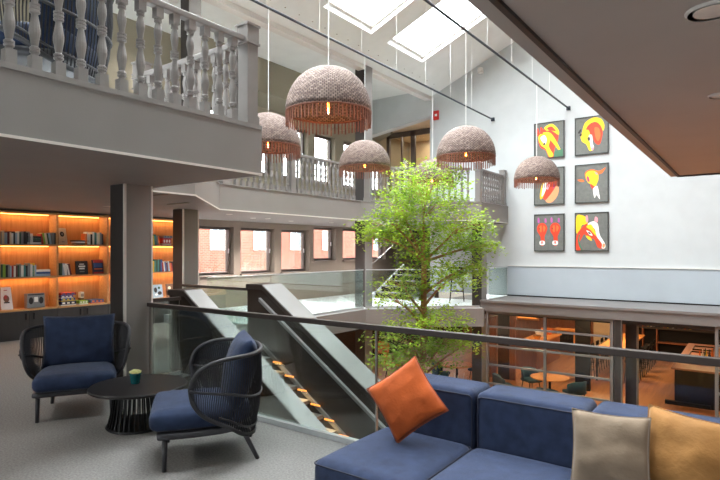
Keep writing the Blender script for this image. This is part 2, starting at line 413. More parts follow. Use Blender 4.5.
# white gable wall
wtop = [(-8.15,.37),(5,.37),(5,rzz(5)),(XR,rzz(XR)),(-8.15,rzz(-8.15)+.25)]
struct('wall_back', prism(wtop, 14.9, 15.2, axis='Y'), 'white_wall')
struct('trim_7', box(-5.64, 5, 14.84, 14.9, .4, 1.2), 'panel_white')
struct('trim_8', box(-5.64, 5, 14.82, 14.9, 1.2, 1.215), 'trimwhite')
struct('trim_9', box(-5.64, 5, 14.8, 14.9, .37, .4), 'black')
# ledge over the restaurant front
struct('ceiling_ledge', box(-5.64, 5, 13.15, 14.9, .25, .37), 'grey_steel')
struct('trim_10', box(-5.7, 5, 13.1, 13.22, .1, .32), 'grey_steel')
struct('trim_11', box(-5.7, 5, 13.06, 13.24, .32, .375), 'grey_steel')
struct('ceiling_restaurant', box(-13, 6, 13.22, 28, .0, .1), 'darkcol')
struct('wall_restaurant', box(-13, 6, 27.5, 27.7, ZL, 0), 'bar_wood')
# roof: two slopes with skylights; most are unseen ones added for more daylight
SKY = []
rows = [(.75,2.5),(3.2,4.95),(5.65,7.4),(8.74,10.5),(11.18,12.9)]
for (a,b) in rows:
    SKY.append((-7.3,-5.3,a,b))
    SKY.append((-4.3,-2.3,a,b))
grid_wall(lambda x,y: (x,y,rzz(x)), [-8.2,XR,5.2], [-6.2,15.1], SKY, (0,0,.22), 'ceil_grey', 'ceiling_roof')
n0 = 20
for i,(x0,x1,y0,y1) in enumerate(SKY):
    o = thing(f'window_{n0+i}', '', 'window', ((x0+x1)/2,(y0+y1)/2, rzz((x0+x1)/2)+.15)); del o['label']; del o['category']; o['kind'] = 'structure'
    sl = math.atan(.42)*(-1 if (x0+x1)/2 < XR else 1); o.rotation_euler = (0, sl, 0)
    L = (x1-x0)/2/math.cos(sl); W = (y1-y0)/2; bm = bmesh.new()
    for a in ((-L,L,-W,-W+.06),(-L,L,W-.06,W),(-L,-L+.06,-W+.06,W-.06),(L-.06,L,-W+.06,W-.06)): B(bm, a[0],a[1],a[2],a[3],-.03,.04)
    link('window_frame', bm, 'trimwhite', o)
    link('pane', box(-L+.06,L-.06,-W+.06,W-.06,-.006,.006), 'glass_clear', o)
    link('glazing_bar', box(-L*.55,L-.06,-.012,.012,-.03,-.01), 'grey_steel', o)
    light('AREA', 'sky_fill', ((x0+x1)/2,(y0+y1)/2, rzz((x0+x1)/2)+.3), 190, (.95,.98,1), rot=(0,sl,0), size=2*L, sizey=2*W)  # area lamp added above each pane to boost the daylight
struct('ceiling_perforation', (lambda bm: [B(bm, x-.014, x+.014, y-.014, y+.014, rzz(x)-.004, rzz(x)+.004) for x in [-7.7,-5.0,-4.6] for y in [5.5+.42*j for j in range(22)]] and bm)(bmesh.new()), 'taupe')
# east and south walls (behind the camera), south windows added to bring in more light
struct('wall_right', box(5, 5.2, -6, 15.2, -.3, rzz(5)), 'white_wall')
SH = [(-9.5,-7.5,.9,2.2),(-3.8,-2.2,.9,2.2),(-6.6,-4.8,.9,2.2)]
grid_wall(lambda x,z: (x,-6,z), [XW-.4,-8.2,XR,5.2], [-.3,2.4,2.8,4.6], [h for h in SH if h[3] < 4.6], (0,-.3,0), 'white_wall', 'wall_front')
struct('wall_front_gable', prism([(XW-.4,4.6),(5.2,4.6),(5.2,rzz(5.2)),(XR,rzz(XR)),(-8.2,6.5),(-8.2,6.7),(XW-.4,6.7)], -6.3, -6, axis='Y'), 'white_wall')
for h in SH:
    if h[3] < 4.6:
        light('AREA', 'window_portal', ((h[0]+h[1])/2, -6.1, (h[2]+h[3])/2), 1, rot=(PI/2,0,0), size=h[1]-h[0], sizey=h[3]-h[2], portal=True)
for (a,b,c,d) in holes + UWIN:
    light('AREA', 'window_portal', (XW-.33,(a+b)/2,(c+d)/2), 1, rot=(0,-PI/2,0), size=d-c, sizey=b-a, portal=True)

# far end of the gallery: panelled back, brick seen through, steps
struct('wall_gallery_end', (lambda: prism([(XW,.18),(-8.15,.18),(-8.15,2.4),(XW,2.4)], 18.4, 18.5, axis='Y'))(), 'win_dark')
struct('wall_gallery_side', box(-8.15, -8.0, 15.2, 18.5, .1, 2.4), 'taupe')

# columns
def column(x0, x1, y0, y1, z0, z1, label, trims=True, group=None):
    t = thing('column', label, 'column', ((x0+x1)/2,(y0+y1)/2, z0), 0, group)
    a, b, h = (x1-x0)/2, (y1-y0)/2, z1-z0
    link('shaft', box(-a,a,-b,b,0,h), 'greige', t)
    link('shaded_face', box(-a+.005,a-.012,-b-.006,-b,0,h), 'darkcol', t)['label'] = 'front face painted dark brown for its shade'  # unlit side of the column: its shade is put into the colour
    if trims:
        bm = bmesh.new()
        B(bm, a-.014,a+.012,-b-.014,-b+.012,0,h); B(bm, a-.012,a+.008,b-.014,b+.008,0,h)
        link('corner_trim', bm, 'trimwhite', t)
    return t
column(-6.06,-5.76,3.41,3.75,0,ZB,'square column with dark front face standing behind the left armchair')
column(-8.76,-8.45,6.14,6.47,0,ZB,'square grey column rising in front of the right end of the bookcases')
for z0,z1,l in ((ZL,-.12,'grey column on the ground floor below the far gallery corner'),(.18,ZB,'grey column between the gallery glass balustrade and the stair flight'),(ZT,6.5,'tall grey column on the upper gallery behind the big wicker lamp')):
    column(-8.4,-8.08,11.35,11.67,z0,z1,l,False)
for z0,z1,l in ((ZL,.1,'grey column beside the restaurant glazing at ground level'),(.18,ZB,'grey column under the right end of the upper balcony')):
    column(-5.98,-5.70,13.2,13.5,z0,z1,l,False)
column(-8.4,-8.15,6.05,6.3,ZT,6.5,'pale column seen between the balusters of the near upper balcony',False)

# ------------------------------------------------------------------ stair
S = .672; TH = 1.08
def stair_wall(y0, y1, xs, xe, label, handrail=False):
    t = thing('stair_wall', label, 'stair wall', (xs, y0, 0))
    L = xe - xs; w_ = y1 - y0
    z1 = TH - S*L
    pts = [(-.35,0),(-.35,TH),(.0,TH),(L,z1),(L,z1-1.5),(.35,-.45),(.0,-.3)]
    link('panel', prism(pts, 0, w_, axis='Y'), 'stair_dark', t)
    c = prism([(0,TH),(L,z1),(L,z1+.03),(0,TH+.03)], -.01, w_+.01, axis='Y')
    link('sloping_cover', c, 'stair_cover', t)
    link('level_cap', box(-.36,0,-.01,w_+.01,TH,TH+.03), 'rail_brown', t)
    link('cover_edge', prism([(-.36,TH-.05),(0,TH-.05),(L,z1-.05),(L,z1+.02),(0,TH+.02),(-.36,TH+.02)], -.025, -.01, axis='Y'), 'rail_brown', t)
    if handrail:
        bm = bmesh.new(); zz = TH-.17
        prism([(0,zz),(L,zz-S*L),(L,zz-S*L-.05),(0,zz-.05)], -.09, -.04, axis='Y', bm=bm)
        hr = link('handrail', bm, 'stair_cover', t)
        bm = bmesh.new()
        for i in range(5):
            u = .3+i*1.0; B(bm, u-.01,u+.01,-.05,0,zz-S*u-.05,zz-S*u-.03)
        link('bracket', bm, 'alu', hr)
        link('stringer', prism([(0,.20),(L,.20-S*L),(L,.13-S*L),(0,.13)], -.03, 0, axis='Y'), 'stair_cover', t)
    return t
XS, XE = -6.15, -1.85
stair_wall(4.5, 4.76, XS, XE, 'dark stair side wall with grey sloping top, nearer of the two')
stair_wall(5.96, 6.36, XS-.05, XE, 'dark stair side wall with grey sloping top and handrail, farther of the two', True)
M['step_led'] = mat('step_led', (255,170,90), .5, emit=(255,140,50), es=1.2)
st = thing('staircase', 'staircase with glowing step lights descending between the two dark side walls', 'staircase', (XS, 4.76, 0))
n = 17; rise = 2.9/n; run = rise/S
for i in range(n-1):
    z = -rise*(i+1); x = run*i+.17
    s = link('step', box(x, x+run+.02, .0, 1.16, z-.05, z), 'stair_cover', st)
    link('riser', box(x+run, x+run+.02, 0, 1.16, z-rise, z-.05), 'stair_dark', st)
    if i < 14:
        link('step_light', box(x+.05, x+.22, 1.145, 1.158, z+.11, z+.13), 'step_led', st)
for i in range(0, 14, 2): light('AREA', 'step_glow', (XS+run*i+.36, 5.88, -rise*(i+1)+.10), 1.0, (1,.55,.22), rot=(-.5,0,0), size=.22, sizey=.02)
# small glazed guard between column and stair wall, landing rail
def glass_rail(name, label, p0, p1, z0, h, panels, posts=False, shoe='alu', cap='rail_brown', capw=.06, caph=.045, group=None):
    p0 = Vector((*p0,0)); p1 = Vector((*p1,0)); d = p1-p0; L = d.length; a = math.atan2(d.y, d.x)
    t = thing(name, label, 'glass railing', (p0.x,p0.y,z0), a, group)
    link('handrail', box(0,L,-capw/2,capw/2,h-caph,h,bev=.004), cap, t)
    link('base_channel', box(0,L,-.025,.025,0,.045), shoe, t)
    xs = [0]+panels+[L]
    for u,v in zip(xs,xs[1:]): link('glass_panel', box(u+.008,v-.008,-.008,.008,.02,h-caph), 'glass', t)
    if posts:
        for u in posts: link('post', box(u-.006,u+.006,-.012,.012,0,h-caph), 'grey_steel', t)
    return t
glass_rail('glass_railing', 'long glass railing with dark handrail running behind the sofa and armchairs', (-5.74,3.7), (4.95,3.7), 0, 1.035, [3.22,6.4], posts=[.02,3.22,6.4])
glass_rail('glass_railing', 'short glass railing between the second column and the far stair wall', (-8.42,6.12), (-6.52,6.12), 0, 1.03, [])
glass_rail('glass_railing', 'frameless glass railing along the brick-view gallery behind the stair', (-7.98,6.3), (-7.98,11.12), .181, .98, [1.6,3.2], cap='alu', capw=.03, caph=.02)
glass_rail('glass_railing', 'frameless glass railing behind the tree', (-7.95,11.2), (-5.72,13.08), .181, .98, [1.5], cap='alu', capw=.03, caph=.02)
glass_rail('glass_railing', 'frameless glass railing beside the white wall above the restaurant ledge', (-5.66,13.55), (-5.66,14.85), .181, 1.0, [], cap='alu', capw=.03, caph=.02)
glass_rail('glass_railing', 'short glass guard between the first column and the near stair wall', (-6.2,3.78), (-6.2,4.45), 0, 1.03, [])

# gallery steps with handrail
fs = thing('stair_flight', 'short flight of grey steps rising at the end of the gallery behind the tree', 'steps', (-9.5,13.9,.18))
for i in range(5):
    link('step', box(0,1.25,.32*i,.32*i+.34,.17*i,.17*(i+1)-.03), 'stair_dark', fs)
    link('nosing', box(0,1.25,.32*i-.02,.32*i+.34,.17*(i+1)-.03,.17*(i+1)), 'greige', fs)
link('cheek_wall', prism([(-.1,0),(1.7,0),(1.7,1.0),(-.1,.1)], -.06, 0, axis='X'), 'white_wall', fs)
hr = thing('stair_handrail', 'sloping steel handrail beside the gallery steps', 'handrail', (-9.6,13.4,.18))
link('rail', tube(bmesh.new(), [(0,-.4,.75),(0,0,.8),(0,1.9,1.75),(0,2.3,1.8)], .02), 'grey_steel', hr)
for y,z in ((-.1,.79),(1.9,1.75)): link('post', tube(bmesh.new(), [(0,y,0 if y < 1 else .98),(0,y,z)], .014), 'grey_steel', hr)

# ------------------------------------------------------------------ balustrades
bal = bmesh.new(); w2 = .036
B(bal,-w2,w2,-w2,w2,0,.13)
prof = [(.024,.13),(.024,.15),(.034,.155),(.034,.168),(.026,.172),(.034,.178),(.034,.19),(.022,.2),(.028,.24),(.037,.29),(.037,.32),(.028,.38),(.021,.42),(.021,.43),(.035,.436),(.035,.45),(.027,.455),(.035,.461),(.035,.476),(.027,.481),(.035,.487),(.035,.5),(.021,.506),(.024,.54),(.034,.60),(.034,.63),(.024,.68),(.02,.695),(.032,.70),(.032,.712),(.025,.717),(.032,.722),(.032,.735)]
lathe(bal, prof, 12); B(bal,-w2+.002,w2-.002,-w2+.002,w2-.002,.735,.82)
balme = bpy.data.meshes.new('baluster'); bal.to_mesh(balme); bal.free(); balme.materials.append(M['paint'])
nb = bmesh.new(); B(nb,-.068,.068,-.068,.068,0,.82); B(nb,-.08,.08,-.08,.08,0,.1); B(nb,-.085,.085,-.085,.085,.81,.83); B(nb,-.088,.088,-.088,.088,.99,1.01); B(nb,-.076,.076,-.076,.076,.83,.99); B(nb,-.06,.06,-.06,.06,1.01,1.025)
newme = bpy.data.meshes.new('newel_post'); nb.to_mesh(newme); nb.free(); newme.materials.append(M['paint'])
def balustrade(p0, p1, label, newels=(1,1), gap=.16, s=1.0, m0=.14, m1=.14, extra=[]):
    p0 = Vector((*p0,0)); p1 = Vector((*p1,0)); d = p1-p0; L = d.length
    t = thing('balustrade', label, 'balustrade', (p0.x,p0.y,ZT+.001), math.atan2(d.y,d.x), 'turned balustrades of the upper floor')
    link('handrail', box(0.08,L-.08,-.045,.045,.82,.88,bev=.012), 'paint', t)
    link('base_rail', box(0.08,L-.08,-.05,.05,0,.02), 'paint', t)
    n = max(1, round((L-m0-m1)/gap))
    for i in range(n+1):
        u = m0 + (L-m0-m1)*i/n
        if any(abs(u-e) < .12 for e in extra): continue
        o = bpy.data.objects.new('baluster', balme); COL.objects.link(o); o.parent = t; o.location = (u,0,.0)
    for u, f in [(0,newels[0]),(L,newels[1])] + [(e,1) for e in extra]:
        if f:
            o = bpy.data.objects.new('newel_post', newme); COL.objects.link(o); o.parent = t; o.location = (u,0,0)
    return t
def uoff(a, b):  # shorthand
    return a, b
balustrade((-4.1,-1.5),(-4.1,3.74),'turned balustrade of the near upper balcony with a rope chair behind it',(0,1),m0=.16,m1=.2)
balustrade((-4.27,3.74),(-5.95,3.74),'short turned balustrade returning from the big newel post of the near balcony',(0,1),m0=.0,m1=.18)
balustrade((-6.34,3.98),(-6.34,4.66),'very short balustrade section past the near balcony corner',(1,0))
balustrade((-6.38,4.78),(-8.02,6.5),'diagonal balustrade section of the upper floor half hidden by the near balcony',(1,0))
balustrade((-8.12,6.8),(-8.12,11.05),'long far turned balustrade across the window wall of the gallery',(1,0),extra=[1.85])
balustrade((-7.98,11.28),(-5.86,13.02),'turned balustrade behind the crown of the tree',(1,0),m0=.2)
balustrade((-5.76,13.12),(-5.76,14.78),'last balustrade section ending at the white wall',(1,1))

# upper glazed lobby at the end of the gallery
gl = thing('glazed_screen', 'dark framed glazed screen with lit wooden room beyond the upper gallery', 'glazed screen', (-9.6,16.4,ZT))
bm = bmesh.new()
for a,b in ((-1.1,-.98),(-.1,.06),(.86,1.0),(-.5,-.46)): B(bm,a,b,-.05,.05,0,2.9)
B(bm,-1.1,2.2,-.05,.05,2.75,2.92); B(bm,-1.1,2.2,-.05,.05,0,.1)
link('frame', bm, 'win_dark', gl); link('pane', box(-1.0,1.6,-.006,.006,.1,2.75), 'glass_clear', gl)
struct('wall_lobby_back', box(XW,-6.5,18.3,18.4,ZT,5.82), 'beige_wall')
struct('wall_lobby_side', box(-8.12,-8.0,15.2,18.4,ZT,5.82), 'oak')
struct('ceiling_lobby', box(XW,-6.5,15.2,18.4,5.82,5.95), 'beige_wall')
light('AREA','lobby_light',(-9.4,17.4,5.75),25,(1,.85,.65),size=1.4)

# ------------------------------------------------------------------ outside: brick neighbour
bb = thing('brick_building', 'red brick building with white framed windows seen through the gallery windows', 'building', (-22,6,-3))
link('brick_wall', box(-.4,0,-20,34,-1,8.2), 'brick', bb)
for i, y in enumerate([-5.4,-2.5,.4,3.3,6.2,9.1,12.0,14.9,17.8,20.7,26.4,29.3]):
    for z in (1.9,4.65):
        f = link('window', box(0,.06,y-.45,y+.45,z,z+1.2), 'ext_white', bb)
        bm = bmesh.new()
        for a,b in ((y-.36,y-.04),(y+.04,y+.36)):
            B(bm,.06,.075,a,b,z+.1,z+.72); B(bm,.06,.075,a,b,z+.8,z+1.1)
        link('pane', bm, 'ext_glass', f)
struct('floor_street', box(-40,XW-.5,-20,40,-3.3,-3.1), 'greige')

tb = thing('bare_shrub', 'leafless shrub outside in front of the brick building', 'shrub', (-16.5,13.0,-3))
bm = bmesh.new(); rs = random.Random(4)
for i in range(42):
    a = rs.uniform(0,2*PI); r1 = rs.uniform(.3,1.2); r2 = r1 + rs.uniform(.4,1.6); z1 = rs.uniform(2.2,3.4); z2 = z1 + rs.uniform(.5,1.6)
    p = [(0,0,0),(r1*.3*math.cos(a),r1*.3*math.sin(a)*1.5,1.5),(r1*math.cos(a),r1*1.6*math.sin(a),z1),(r2*math.cos(a+.3),r2*1.8*math.sin(a+.3),z2)]
    tube(bm, p, [.03,.02,.012,.005], 4)
    for k in range(3):
        b = a + rs.uniform(-.8,.8); q = Vector(p[2]).lerp(Vector(p[3]), rs.random())
        tube(bm, [q, q+Vector((.5*math.cos(b),.7*math.sin(b),rs.uniform(.1,.6)))], [.008,.003], 4)
link('branches', bm, 'bark', tb)

struct('floor_upper_bounce', prism([(x+.02 if x < -4.2 else x-.02, y) for x, y in UP if x < 5], ZT, ZT+.0008), 'gallery_floor')  # unseen pale finish added to bounce light onto the ceilings
# ------------------------------------------------------------------ rope armchair (faces local +X)
def taper(bm):
    for v in bm.verts:
        if v.co.x < .05: v.co.y *= 1 - .42*min(1,(.05-v.co.x)/.4)**1.6
        if v.co.x < -.2: v.co.x = -.2 + (v.co.x+.2)*.8
def armchair(label, loc, ang):
    t = thing('rope_armchair', label, 'armchair', loc, ang, 'navy rope armchairs')
    # seat frame
    fr = rbox(.74,.74,.06,.028,bm=bmesh.new(),c=(.02,0,.265)); taper(fr); link('seat_frame', fr, 'chair_metal', t, True)
    for sy in (1,-1):
        link('leg', tube(bmesh.new(), [(.33,.32*sy,.245),(.335,.325*sy,0)], [.022,.017]), 'chair_metal', t, True)
        link('leg', tube(bmesh.new(), [(-.24,.24*sy,.245),(-.36,.27*sy,0)], [.022,.017]), 'chair_metal', t, True)
    cs = rbox(.78,.72,.15,.06,.02,c=(.05,0,.37)); taper(cs); link('seat_cushion', cs, 'navy_chair', t, True)
    pl = pillow(.70,.56,.25,seed=len(label)%7,pinch=.05); bc = link('back_cushion', pl, 'navy_chair', t, True)
    bc.location = (-.24,0,.675); bc.rotation_euler = (math.radians(-14),0,PI/2)
    T = [(.15,.47,.63),(.115,.485,.73),(.03,.49,.80),(-.08,.475,.832),(-.2,.435,.842),(-.31,.35,.845),(-.385,.21,.848),(-.41,0,.85)]
    Bt = [(.15,.47,.63),(.13,.455,.52),(.06,.43,.42),(-.03,.40,.355),(-.13,.37,.30),(-.24,.31,.22),(-.33,.18,.185),(-.36,0,.18)]
    mir = lambda P: P + [(x,-y,z) for x,y,z in P[-2::-1]]
    Tc = crom(mir(T), 6, False); Bc = crom(mir(Bt), 6, False)
    loop = Tc + Bc[-2:0:-1]
    link('rim', tube(bmesh.new(), loop, .017, 8, closed=True), 'rim', t, True)
    def samp(P, s):
        f = s*(len(P)-1); i = min(len(P)-2, int(f)); return P[i].lerp(P[i+1], f-i)
    bm = bmesh.new(); N = 96
    for i in range(1, N):
        s = i/N; a, b = samp(Tc,s), samp(Bc,s)
        c = Vector((-.1,0,0)); mid = (a+b)/2; o = Vector((mid.x-c.x, mid.y, 0)); o = o.normalized()*.025 if o.length else o
        tube(bm, [a, a.lerp(b,.33)+o, a.lerp(b,.67)+o, b], .0048, 5, caps=False)
    link('rope_weave', bm, 'rope', t, True)
    P = [];
    for i in range(2,59):
        s = i/60; a, b = samp(Tc,s), samp(Bc,s); f = .52; q = a.lerp(b,f); o = Vector((q.x+.1,q.y,0)).normalized()*.03; P.append(q+o)
    link('middle_rail', tube(bmesh.new(), P, .011, 6), 'rim', t, True)
    P = []
    for i in range(14,47):
        s = i/60; a, b = samp(Tc,s), samp(Bc,s); q = a.lerp(b,.9); o = Vector((q.x+.1,q.y,0)).normalized()*.014; P.append(q+o)
    link('lower_rail', tube(bmesh.new(), P, .008, 6), 'rim', t, True)
    return t
a1 = armchair('navy cushioned rope armchair facing us, left of the black round table', (-5.675,2.84,0), math.atan2(-.507,.863))
dup(a1, (-3.616,2.88,0), math.atan2(-.8,-.6), 'navy cushioned rope armchair seen from the side, right of the black round table')
ub = dup(a1, (-5.0,2.17,ZT), math.radians(216), 'large blue rope chair standing upstairs behind the near turned balustrade'); ub.scale = (1.3,1.3,1.3)

# coffee table
ct = thing('coffee_table', 'round black coffee table with slatted cone base between the armchairs', 'coffee table', (-4.71,2.93,0))
link('table_top', lathe(bmesh.new(), [(.43,.352),(.44,.358),(.44,.372),(.432,.38)], 48), 'black_wood', ct)
link('base_ring', lathe(bmesh.new(), [(.285,.0),(.29,.006),(.285,.02),(.2,.02)], 40), 'black', ct)
link('top_ring', lathe(bmesh.new(), [(.2,.335),(.21,.352)], 40), 'black', ct)
for i in range(36):
    a = 2*PI*i/36; bm = bmesh.new()
    v = [(.278,.01),(.262,.01),(.235,.12),(.205,.345),(.221,.345),(.252,.12)]
    prism([(r,z) for r,z in v], -.006, .006, axis='Y', bm=bm); bmesh.ops.rotate(bm, verts=bm.verts, cent=(0,0,0), matrix=Matrix.Rotation(a,3,'Z'))
    link('slat', bm, 'black', ct)
sp = thing('succulent_pot', 'pale succulent in a small teal pot on the black coffee table', 'potted plant', (-4.77,2.93,.3805))
link('pot', lathe(bmesh.new(), [(.036,0),(.04,.004),(.05,.088),(.054,.09),(.054,.102),(.046,.102),(.044,.09)], 24), 'teal', sp, False)
link('soil', lathe(bmesh.new(), [(.045,.086),(.04,.092)], 20), 'soil', sp)
bm = bmesh.new()
for i in range(70):
    a = i*2.4; r = .048*math.sqrt(i/70); tl = 1-i/70*.6; h = .03+.012*random.random()
    base = Vector((r*math.cos(a)*.8, r*math.sin(a)*.8, .09)); tip = base + Vector((math.cos(a)*.025*(1-tl+.2), math.sin(a)*.025*(1-tl+.2), h*tl+.01))
    tube(bm, [base, base.lerp(tip,.55), tip], [.004,.008,.001], 5)
link('rosettes', bm, 'succulent', sp, True)

# ------------------------------------------------------------------ sofa
M['a_seam'] = mat('seam_rust', (150,70,32), .8)
so = thing('sofa', 'navy modular sofa with low square back against the glass railing', 'sofa', (-2.10,2.40,0))
W = [.67,.67,.70]; x = 0
bmb = bmesh.new()
link('base', box(.03,2.02,.03,1.06,.07,.16), 'black', so)
for i, w_ in enumerate(W):
    st_ = link('seat', rbox(w_-.006,.79,.27,.055,.02,n=12,c=(x+w_/2,.395,.295)), 'navy', so, True)
    def ring(z, y0, y1, inset, xx=x, ww=w_):
        r = .035; P = []
        for cx, cy, a0 in ((xx+ww-inset-r,y1-r,0),(xx+inset+r,y1-r,90),(xx+inset+r,y0+r,180),(xx+ww-inset-r,y0+r,270)):
            for k in range(5):
                a = math.radians(a0+k*22.5); P.append((cx+r*math.cos(a),cy+r*math.sin(a),z))
        return P
    link('piping', tube(bmesh.new(), ring(.405,.006,.785,.008), .005, 6, closed=True), 'piping', st_)
    bk = link('backrest', rbox(w_-.012,.31,.60,.042,.008,n=12,c=(x+w_/2,.95,.455)), 'navy', so, True)
    y0 = .798; zt = .728; P = [(x+.02,y0,.2),(x+.02,y0,zt-.05)]
    for k in range(5): P.append((x+.02+.03*(1-math.cos(k*PI/8)), y0, zt-.03+.03*math.sin(k*PI/8)-.0))
    for k in range(5): P.append((x+w_-.05+.03*math.sin(k*PI/8), y0, zt-.03+.03*math.cos(k*PI/8)))
    P += [(x+w_-.02,y0,zt-.05),(x+w_-.02,y0,.2)]
    link('piping', tube(bmesh.new(), P, .005, 6), 'piping', bk)
    x += w_
for lx in (.1,1.94):
    for ly in (.12,1.02): link('leg', tube(bmesh.new(), [(lx,ly,.08),(lx,ly,0)], [.02,.016]), 'black', so)
def cushion(name, label, w_, h, th, m, loc, rz_, lean, roll, seed, group=None, edge=None):
    t = thing(name, label, 'cushion', loc, 0, 'cushions on the sofa')
    R = Matrix.Rotation(rz_,4,'Z') @ Matrix.Rotation(lean,4,'X') @ Matrix.Rotation(roll,4,'Y')
    t.rotation_euler = R.to_euler()
    link('cover', pillow(w_,h,th,seed=seed), m, t, True)
    link('seam', tube(bmesh.new(), pillow_edge(w_,h), .0035, 5, closed=True), edge or m, t, True)
    return t
cushion('scatter_cushion','rust orange velvet cushion standing on its corner on the sofa',.39,.39,.16,'rust',(-1.785,2.955,.705),math.radians(14),math.radians(-14),math.radians(-37),1,edge='a_seam')
cushion('scatter_cushion','greyish beige cushion leaning in front of the gold one on the sofa',.36,.38,.15,'beige',(-.575,2.88,.655),math.radians(16),math.radians(-20),math.radians(2),2)
cushion('scatter_cushion','gold satin cushion at the right end of the sofa',.40,.40,.16,'gold',(-.26,3.0,.665),math.radians(-6),math.radians(-16),math.radians(5),3)

# ------------------------------------------------------------------ bookcases
YB = [3.06,4.07,5.07,6.08,7.10,8.11]
DB = .32
def bookcase(y0, y1, label):
    t = thing('bookcase', label, 'bookcase', (XW-DB, y0, 0), 0, 'lit oak bookcases along the left wall')
    L = y1-y0; d = DB
    link('back_panel', box(-.02,0,0,L,.54,2.38), 'oak', t)
    for y in (0, L-.015): link('side_panel', box(0,d,y,y+.015,.54,2.38), 'oak_edge', t)
    for z in (.525,1.12,1.725,2.33):
        s = link('shelf', box(0,d,.015,L-.015,z,z+.03), 'oak_edge', t)
        if z > .6: link('led_strip', box(.03,.05,.05,L-.05,z-.012,z-.002), 'led', s)
    c = link('cabinet', box(0,d-.02,0,L,0,.524), 'cab_dark', t)
    for k in (0,1):
        dr = link('door', box(d-.02,d,k*L/2+.004,(k+1)*L/2-.004,.06,.518), 'cab_dark', t)
        yy = L/2 + (-.07 if k == 0 else .07)
        link('handle', box(d,d+.012,yy-.012,yy+.012,.36,.48), 'black', dr)
    for z in (1.12,1.725,2.33):
        light('AREA','shelf_led',(XW-DB+.06,(y0+y1)/2,z-.02),1.1,(1,.56,.23),rot=(0,math.radians(-12),0),size=.03,sizey=L-.1)
    return t
for i, l in enumerate(['oak bookcase bay with empty lit shelves, beyond the left edge','oak bookcase bay with full book rows, at the left edge','oak bookcase bay holding board games, directly left of the first column','oak bookcase bay mostly hidden behind the first column','narrow-looking oak bookcase bay visible between the two columns']):
    bookcase(YB[i]+.001, YB[i+1]-.001, l)
CN = {'white':(226,224,218),'cream':(220,206,176),'black':(30,30,32),'dark green':(40,74,52),'teal':(60,128,124),'red':(164,44,40),'maroon':(92,34,36),'grey':(128,130,132),'blue':(52,84,136),'pale blue':(156,180,196),'yellow':(222,190,50),'brown':(104,70,48),'orange':(214,112,48),'lime green':(130,170,60),'purple':(96,66,120),'navy blue':(30,40,70)}
for k_, c in CN.items(): M['bk_'+k_] = mat('bk_'+k_.replace(' ','_'), c, .6, var=.1, scale=40)
M['pages'] = mat('pages', (232,226,210), .8)
SHN = {1.756:'top shelf',1.151:'middle shelf',.556:'bottom shelf'}
bkmesh = {}
def bookmesh(col):
    if col in bkmesh: return bkmesh[col]
    bm = bmesh.new(); B(bm,0,1,0,1,0,1,0)
    me = bpy.data.meshes.new('book'); bm.to_mesh(me); bm.free(); me.materials.append(M['bk_'+col]); me.materials.append(M['pages'])
    # top, bottom and fore edge are pages
    for p in me.polygons:
        if abs(p.normal.z) > .9 or p.normal.x < -.9: p.material_index = 1
    bkmesh[col] = me; return me
def book(y, th, h, col, z, label, lean=0, depth=.16, group=None, flat=False):
    z += .003; o = bpy.data.objects.new('book', bookmesh(col)); COL.objects.link(o)
    if flat: o.scale = (depth, h, th); o.location = (XW-.05-depth, y, z)
    else: o.scale = (depth, th, h); o.location = (XW-.05-depth, y, z); o.rotation_euler = (lean,0,0)
    return tag(o, label, 'book', group)
def row(y, z, cols, bay, lean=0, h0=.19):
    g = f'books on the {SHN[z]} of the {bay} bookcase'
    for i, c in enumerate(cols):
        th = .026+.02*random.random(); h = h0+.05*random.random()
        le = -lean if lean else 0
        pos = ORD[i]
        book(y + (abs(math.sin(lean))*0), th, h, c, z+.001, f'{c} book, {pos} from the left in its row, {SHN[z]}, {bay} bookcase bay', lean, group=g)
        y += th/ math.cos(lean) + .003
    return y
b1 = 'leftmost visible'; b2 = 'second visible'; b4 = 'far narrow'
z1, z2, z3 = 1.756, 1.151, .556
def py(px): return at_x(px, 250, XW-.05).y
def dims(pa, pb): return py(pb)-py(pa)
row(4.095, z1, ['grey','cream','pale blue'], b1)
row(py(7.5), z1, ['maroon','cream','white','black','pale blue','white','dark green','grey','black','black','grey','white'], b1)
for j, c in enumerate(['black','dark green','black','white']):
    book(py(27.5), .036, .24, c, z1+.001+.0375*(3-j), f'{c} book lying {ORD[j]} from the top in the upper left flat stack', flat=True, group='flat stack on the left top shelf')
row(py(42.3), z1, ['red','lime green','cream','dark green','pale blue'], b1, lean=.16)
row(py(52.0), z1, ['grey','black','black'], b1)
row(4.095, z2, ['dark green','lime green','black','grey','pale blue','red','white','maroon','dark green','grey','white','teal','black','grey','white','teal','pale blue'], b1, h0=.2)
book(py(33), .03, .25, 'yellow', z2+.001, 'tall yellow book at the right end of the leftmost middle shelf row')
for j, c in enumerate(['white','blue','pale blue']):
    book(py(36.5), .04, .25, c, z2+.001+.0415*(2-j), f'{c} book lying {ORD[j]} from the top in the middle shelf flat stack', flat=True, group='flat stack on the left middle shelf')
def cover(name, label, cat, y0, y1, z, h, m, shapes, lean=.2, th=.025, x=XW-.10, twist=0):
    """upright cover leaning back, facing the room (+X)"""
    t = thing(name, label, cat, (x, y0, z+.003+th*math.sin(lean))); t.rotation_euler = (0,-lean,twist)
    w_ = y1-y0
    link('cover', box(-th,0,0,w_,0,h), m, t)
    bm = bmesh.new(); ms = []
    for mm, pts in shapes:
        if mm not in ms: ms.append(mm)
        k_ = ms.index(mm); V = [bm.verts.new((.001+.0003*len(bm.faces), u*w_, v*h)) for u,v in pts]; bm.faces.new(V).material_index = k_
    if ms: link('printing', bm, ms, t)
    return t
def rect(a,b,c,d): return [(a,c),(b,c),(b,d),(a,d)]
def ell(cx,cy,rx,ry,n=14): return [(cx+rx*math.cos(2*PI*i/n), cy+ry*math.sin(2*PI*i/n)) for i in range(n)]
